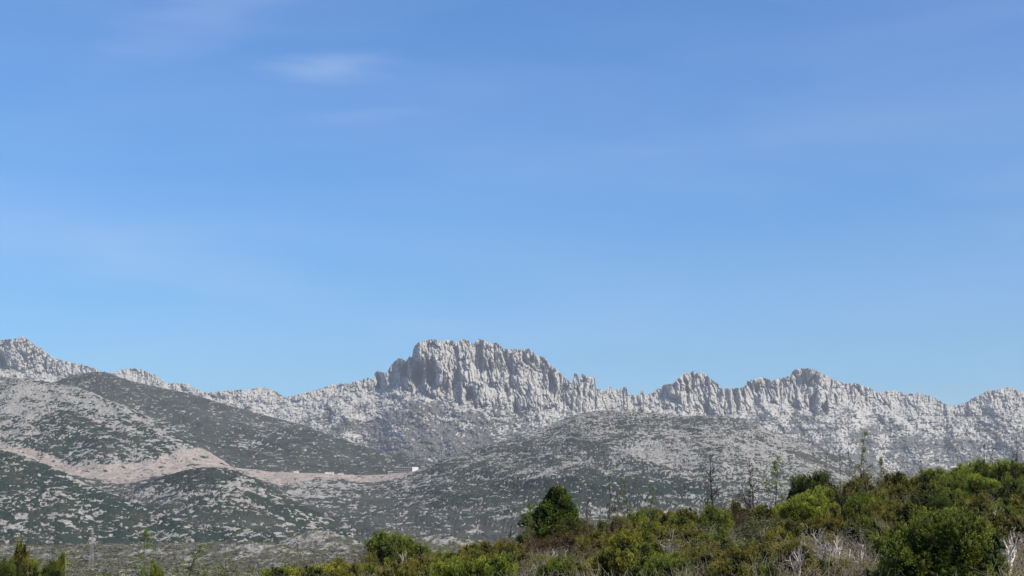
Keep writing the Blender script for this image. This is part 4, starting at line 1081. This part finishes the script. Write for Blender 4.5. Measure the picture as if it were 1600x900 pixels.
# ---- undergrowth nobody could count
def scatter_points(n, y0, y1, px0, px1, seed, power=1.0):
    rng = np.random.default_rng(seed)
    Y = y0 + (y1 - y0) * rng.random(n) ** power
    px = rng.uniform(px0, px1, n)
    a = ae(px, 830)[0]
    return a, Y, ground_z(a, Y), rng
def undergrowth():
    # twigs
    a, Y, z, rng = scatter_points(1700, 14, 104, 100, 2300, 71, 0.8)
    L = Limbs()
    r2 = np.random.default_rng(5)
    for k in range(7):
        th = k * 2.4
        L.grow((0, 0, -0.05), (math.cos(th) * 0.8, math.sin(th) * 0.8, 1), 0.6, 0.008, 1, r2, 0.2, 3, 4, 0.1, 0.6, 0.6)
    V0, Q0 = tubes(L.a, L.b, np.maximum(L.r, 0.004), np.maximum(L.s, 0.003), 3)
    th = rng.uniform(0, 6.28, len(a)); s = rng.uniform(0.6, 1.5, len(a))
    c, sn = np.cos(th) * s, np.sin(th) * s
    Vx = V0[None, :, 0] * c[:, None] - V0[None, :, 1] * sn[:, None] + (a * Y)[:, None]
    Vy = V0[None, :, 0] * sn[:, None] + V0[None, :, 1] * c[:, None] + Y[:, None]
    Vz = V0[None, :, 2] * s[:, None] + (EYE + z)[:, None]
    V = np.stack([Vx, Vy, Vz], -1).reshape(-1, 3)
    Q = (Q0[None] + (np.arange(len(a)) * len(V0))[:, None, None]).reshape(-1, 4)
    o = bpy.data.objects.new('dry_undergrowth', raw_mesh('dry_undergrowth', V, Q, M_twig)); o['kind'] = 'stuff'; COL.objects.link(o)
    # low leafy cover and dry grass
    for nm, n, mat, ln, wd, spread, tall, per, mul, cols in (('leafy_undergrowth', 4300, M_leaf, 0.06, 0.022, 0.26, 0.5, 90, 1, (0.55, 0.52, 0.55)), ('grass', 600, M_leaf, 0.22, 0.010, 0.22, 0.02, 40, 0, (1.7, 1.35, 2.4))):
        a, Y, z, rng = scatter_points(n, 10, 104, 100, 2300, 72 + mul, 0.8)
        P = np.stack([a * Y, Y, EYE + z], -1)[:, None] + np.stack([rng.normal(0, spread, (n, per)), rng.normal(0, spread, (n, per)), np.abs(rng.normal(0, 0.5, (n, per))) * tall * rng.uniform(0.4, 1.3, (n, 1))], -1)
        Dr = rng.normal(0, 0.5, (n, per, 3)) + np.array([0, 0, 0.9])
        V, Q = leaf_quads(P.reshape(-1, 3), Dr.reshape(-1, 3), ln * rng.uniform(0.6, 1.3, n * per), wd, rng)
        tone = np.clip(rng.normal(0.4, 0.22, (n, 1)) + rng.normal(0, 0.12, (n, per)), 0, 1)
        o = bpy.data.objects.new(nm, raw_mesh(nm, V, Q, mat, np.repeat(tone.reshape(-1), 4))); o['kind'] = 'stuff'; o.color = (*cols, 1); COL.objects.link(o)
    # scrub on the plain
    n, per = 9000, 26
    rng = np.random.default_rng(88)
    Y = rng.uniform(640, 1480, n); a = ae(rng.uniform(-80, 1000, n), 830)[0]
    z = ground_z(a, Y)
    size = rng.uniform(0.6, 1.5, (n, 1, 1))
    off = rng.normal(size=(n, per, 3)); off[..., 2] = np.abs(off[..., 2]); off = norm(off) * rng.uniform(0.4, 1, (n, per, 1)) * size
    P = np.stack([a * Y, Y, EYE + z + 0.2], -1)[:, None] + off * np.array([1.2, 1.2, 1.1])
    V, Q = leaf_quads(P.reshape(-1, 3), (off + rng.normal(0, 0.4, off.shape)).reshape(-1, 3), 0.8 * np.repeat(size.reshape(-1), per), 0.6, rng)
    tone = np.clip(rng.normal(0.3, 0.25, (n, 1)) + 0 * off[..., 0], 0, 1)
    o = bpy.data.objects.new('plain_scrub', raw_mesh('plain_scrub', V, Q, M_leaf, np.repeat(tone.reshape(-1), 4))); o['kind'] = 'stuff'; o.color = (0.7, 0.65, 1.0, 1); COL.objects.link(o)
undergrowth()

# ------------------------------------------------------------------ things far off: pylon, mast, road, walls, buildings
import bmesh
M_steel = flat_mat('galvanised_steel', (0.27, 0.27, 0.27), (0.21, 0.21, 0.21), 2, 0.5)
M_white = flat_mat('white_render', (0.80, 0.79, 0.74), (0.74, 0.72, 0.67), 0.3)
M_conc = flat_mat('pale_concrete', (0.44, 0.40, 0.35), (0.36, 0.32, 0.28), 0.15)
M_grey = flat_mat('grey_render', (0.33, 0.33, 0.34), (0.26, 0.26, 0.27), 0.3)
M_dark = flat_mat('dark_openings', (0.05, 0.045, 0.055), (0.08, 0.07, 0.08), 0.5)
M_road = flat_mat('asphalt', (0.06, 0.06, 0.06), (0.045, 0.045, 0.045), 0.5)
def boxm(name, boxes, mat, bevel=0.0):
    bm = bmesh.new()
    for (x0, x1, y0, y1, z0, z1) in boxes:
        r = bmesh.ops.create_cube(bm, size=1)
        for v in r['verts']:
            v.co = Vector((x0 if v.co.x < 0 else x1, y0 if v.co.y < 0 else y1, z0 if v.co.z < 0 else z1))
    if bevel: bmesh.ops.bevel(bm, geom=bm.edges[:], offset=bevel, segments=1, affect='EDGES')
    me = bpy.data.meshes.new(name); bm.to_mesh(me); bm.free(); me.materials.append(mat)
    return me
def part(name, me, parent):
    o = bpy.data.objects.new(name, me); o.parent = parent; COL.objects.link(o); return o
def root_at(name, loc, label, cat, group=None):
    o = bpy.data.objects.new(name, None); o.location = loc; o['label'] = label; o['category'] = cat
    if group: o['group'] = group
    COL.objects.link(o); return o
def bar(name, segs, r, mat, parent, sides=4):
    V, Q = tubes([s[0] for s in segs], [s[1] for s in segs], [r] * len(segs), [r] * len(segs), sides)
    return part(name, raw_mesh(name, V, Q, mat), parent)
def pylon():
    Y = 860.0
    a, z = gz(145, Y)
    H = 63 * Y / F_PX
    p = root_at('power_pylon', (a * Y, Y, EYE + z), 'slim pale steel lattice pylon standing on the plain at the left', 'pylon')
    def corner(sx_, sy_, t): 
        w = 1.15 * (1 - t) + 0.12
        return np.array([sx_ * w, sy_ * w, H * t])
    cs = [(-1, -1), (1, -1), (1, 1), (-1, 1)]
    for c in cs:
        bar('leg', [(corner(*c, 0), corner(*c, 0.97))], 0.09, M_steel, p)
    br = []
    n = 13
    for i in range(n):
        t0, t1 = i / n * 0.97, (i + 1) / n * 0.97
        for k in range(4):
            c0, c1 = cs[k], cs[(k + 1) % 4]
            br.append((corner(*c0, t0), corner(*c1, t1)) if i % 2 else (corner(*c1, t0), corner(*c0, t1)))
            br.append((corner(*c0, t1), corner(*c1, t1)))
    bar('bracing', br, 0.045, M_steel, p)
    zz = H * 0.655
    bar('crossarm', [(np.array([-3.2, 0, zz + 0.3]), np.array([3.4, 0, zz])), (np.array([-3.2, 0, zz + 0.3]), np.array([-0.4, 0, zz + 1.0])), (np.array([3.4, 0, zz]), np.array([0.4, 0, zz + 1.0]))], 0.13, M_steel, p)
    bar('peak', [(np.array([0, 0, H * 0.95]), np.array([0, 0, H * 1.03]))], 0.1, M_steel, p)
    for xx in (-3.1, 3.3):
        V, Q = tubes([(xx, 0, zz - 0.9)], [(xx, 0, zz)], [0.12], [0.12], 6)
        part('insulator', raw_mesh('insulator', V, Q, M_conc), p)
pylon()
def road_pt(px, back=0.0, dz=0.0):
    aa, e = ae(px, float(lin(ROAD, px)))
    Y = float(lin([(-260, 2650), (0, 2500), (650, 2450)], 800 + F_PX * float(aa)))
    return np.array([float(aa) * (Y + back), Y + back, EYE + float(e) * Y + dz])
def ribbon(name, pxs, b0, b1, z0, z1, mat, thick=None):
    A = np.array([road_pt(p, b0, z0) for p in pxs]); Bq = np.array([road_pt(p, b1, z1) for p in pxs])
    n = len(pxs)
    if thick is None:
        V = np.concatenate([A, Bq]); Q = [[i, i + 1, n + i + 1, n + i] for i in range(n - 1)]
    else:
        T = np.array([0, thick, 0])
        V = np.concatenate([A, Bq, Bq + T, A + T])
        Q = [[k * n + i, k * n + i + 1, ((k + 1) % 4) * n + i + 1, ((k + 1) % 4) * n + i] for i in range(n - 1) for k in range(4)] + [[0, n, 2 * n, 3 * n], [n - 1, 4 * n - 1, 3 * n - 1, 2 * n - 1]]
    return raw_mesh(name, V, Q, mat)
def tagged(o, label, cat, group=None):
    o['label'] = label; o['category'] = cat
    if group: o['group'] = group
    COL.objects.link(o)
ro = bpy.data.objects.new('road', ribbon('road', range(-200, 661, 6), 1.0, 9.0, 1.3, 1.3, M_road)); ro['kind'] = 'structure'; COL.objects.link(ro)
pa = bpy.data.objects.new('parapet_wall', ribbon('parapet_wall', range(108, 352, 4), -0.6, -0.6, -1.0, 1.9, M_conc, 0.5))
tagged(pa, 'low pale parapet along the outer edge of the mountain road over the pink embankment', 'wall')
def retaining(p0, p1, back, h, label, mat=M_conc):
    o = bpy.data.objects.new('retaining_wall', ribbon('retaining_wall', np.linspace(p0, p1, 8), -7.0, -7.0 + back, -5.0, h * 0.75 - 0.6, mat, 0.8))
    tagged(o, label, 'retaining wall', 'retaining walls along the mountain road')
retaining(29, 77, 2.0, 6.0, 'long cream retaining wall above the mountain road at the far left')
retaining(90, 109, 2.0, 5.5, 'short cream retaining wall where the pink embankment begins')
retaining(458, 467, 4.0, 5.5, 'narrow pale wall on the road right of the pink scree')
retaining(507, 522, 3.0, 6.0, 'whitest retaining wall on the road, midway to the far building')
retaining(527, 537, 4.0, 4.0, 'low pale wall just right of the whitest retaining wall')
def far_buildings():
    m = 2450 / F_PX
    b = road_pt(644, -4, 0)
    bl = root_at('hillside_building', tuple(b), 'long low dark building with pale bands and a blank white end block', 'building')
    W = 27 * m
    part('wall', boxm('wall', [(-W, -0.2, 0.6, 10, -4, 7.4)], M_dark), bl)
    part('end_block', boxm('end_block', [(0, 8.8 * m, -0.4, 11, -3.0, 7.8)], M_white, 0.1), bl)
    for zz in (0.2, 3.4, 6.8):
        part('floor_band', boxm('floor_band', [(-W, -0.3, 0, 0.5, zz - 0.25, zz + 0.35)], M_grey), bl)
    part('roof', boxm('roof', [(-W - 0.4, -0.3, 0.3, 10.4, 7.45, 8.1)], M_grey), bl)
    for i in range(9):
        part('column', boxm('column', [(-W + i * W / 9 + 0.1, -W + i * W / 9 + 0.5, 0.1, 0.45, -3.5, 7.4)], M_grey), bl)
    s = road_pt(612, -3, 0)
    sm = root_at('roadside_hut', tuple(s), 'small grey flat building with one dark opening left of the long dark building', 'building')
    part('wall', boxm('wall', [(-6, 6, 0, 8, -3.5, 4.0)], M_grey, 0.1), sm)
    part('opening', boxm('opening', [(-4.5, 2.5, -0.05, 0.3, 0.6, 2.6)], M_dark), sm)
    part('roof', boxm('roof', [(-6.4, 6.4, -0.4, 8.4, 4.05, 4.6)], M_white), sm)
far_buildings()
def mast():
    Y = 2440.0
    a_, e0 = ae(688, 721)
    p = root_at('power_pole', (float(a_) * Y, Y, EYE + float(e0) * Y - 3), 'faint pale pole rising above the saddle behind the long building', 'pole')
    bar('shaft', [(np.array([0, 0, 0.]), np.array([0, 0, 24.]))], 0.45, M_steel, p, 6)
    bar('crossarm', [(np.array([-2, 0, 22.]), np.array([2, 0, 22.]))], 0.25, M_steel, p)
mast()
#<PLANTS

# ------------------------------------------------------------------ air
def build_haze():
    import bmesh
    bm = bmesh.new()
    bmesh.ops.create_cube(bm, size=1)
    for v in bm.verts:
        v.co.x = v.co.x * 30000
        v.co.y = -14500 if v.co.y < 0 else 14500
        v.co.z = -60 if v.co.z < 0 else 1060
    me = bpy.data.meshes.new('haze')
    bm.to_mesh(me); bm.free()
    o = bpy.data.objects.new('haze', me)
    o['kind'] = 'stuff'
    m = bpy.data.materials.new('haze')
    m.use_nodes = True
    t = m.node_tree
    t.nodes.clear()
    v = N(t, 'ShaderNodeVolumePrincipled')
    v.inputs['Color'].default_value = (0.90, 0.93, 1.0, 1)
    v.inputs['Density'].default_value = 4.1e-5
    v.inputs['Anisotropy'].default_value = 0.2
    ou = N(t, 'ShaderNodeOutputMaterial')
    t.links.new(v.outputs[0], ou.inputs['Volume'])
    me.materials.append(m)
    COL.objects.link(o)
build_haze()
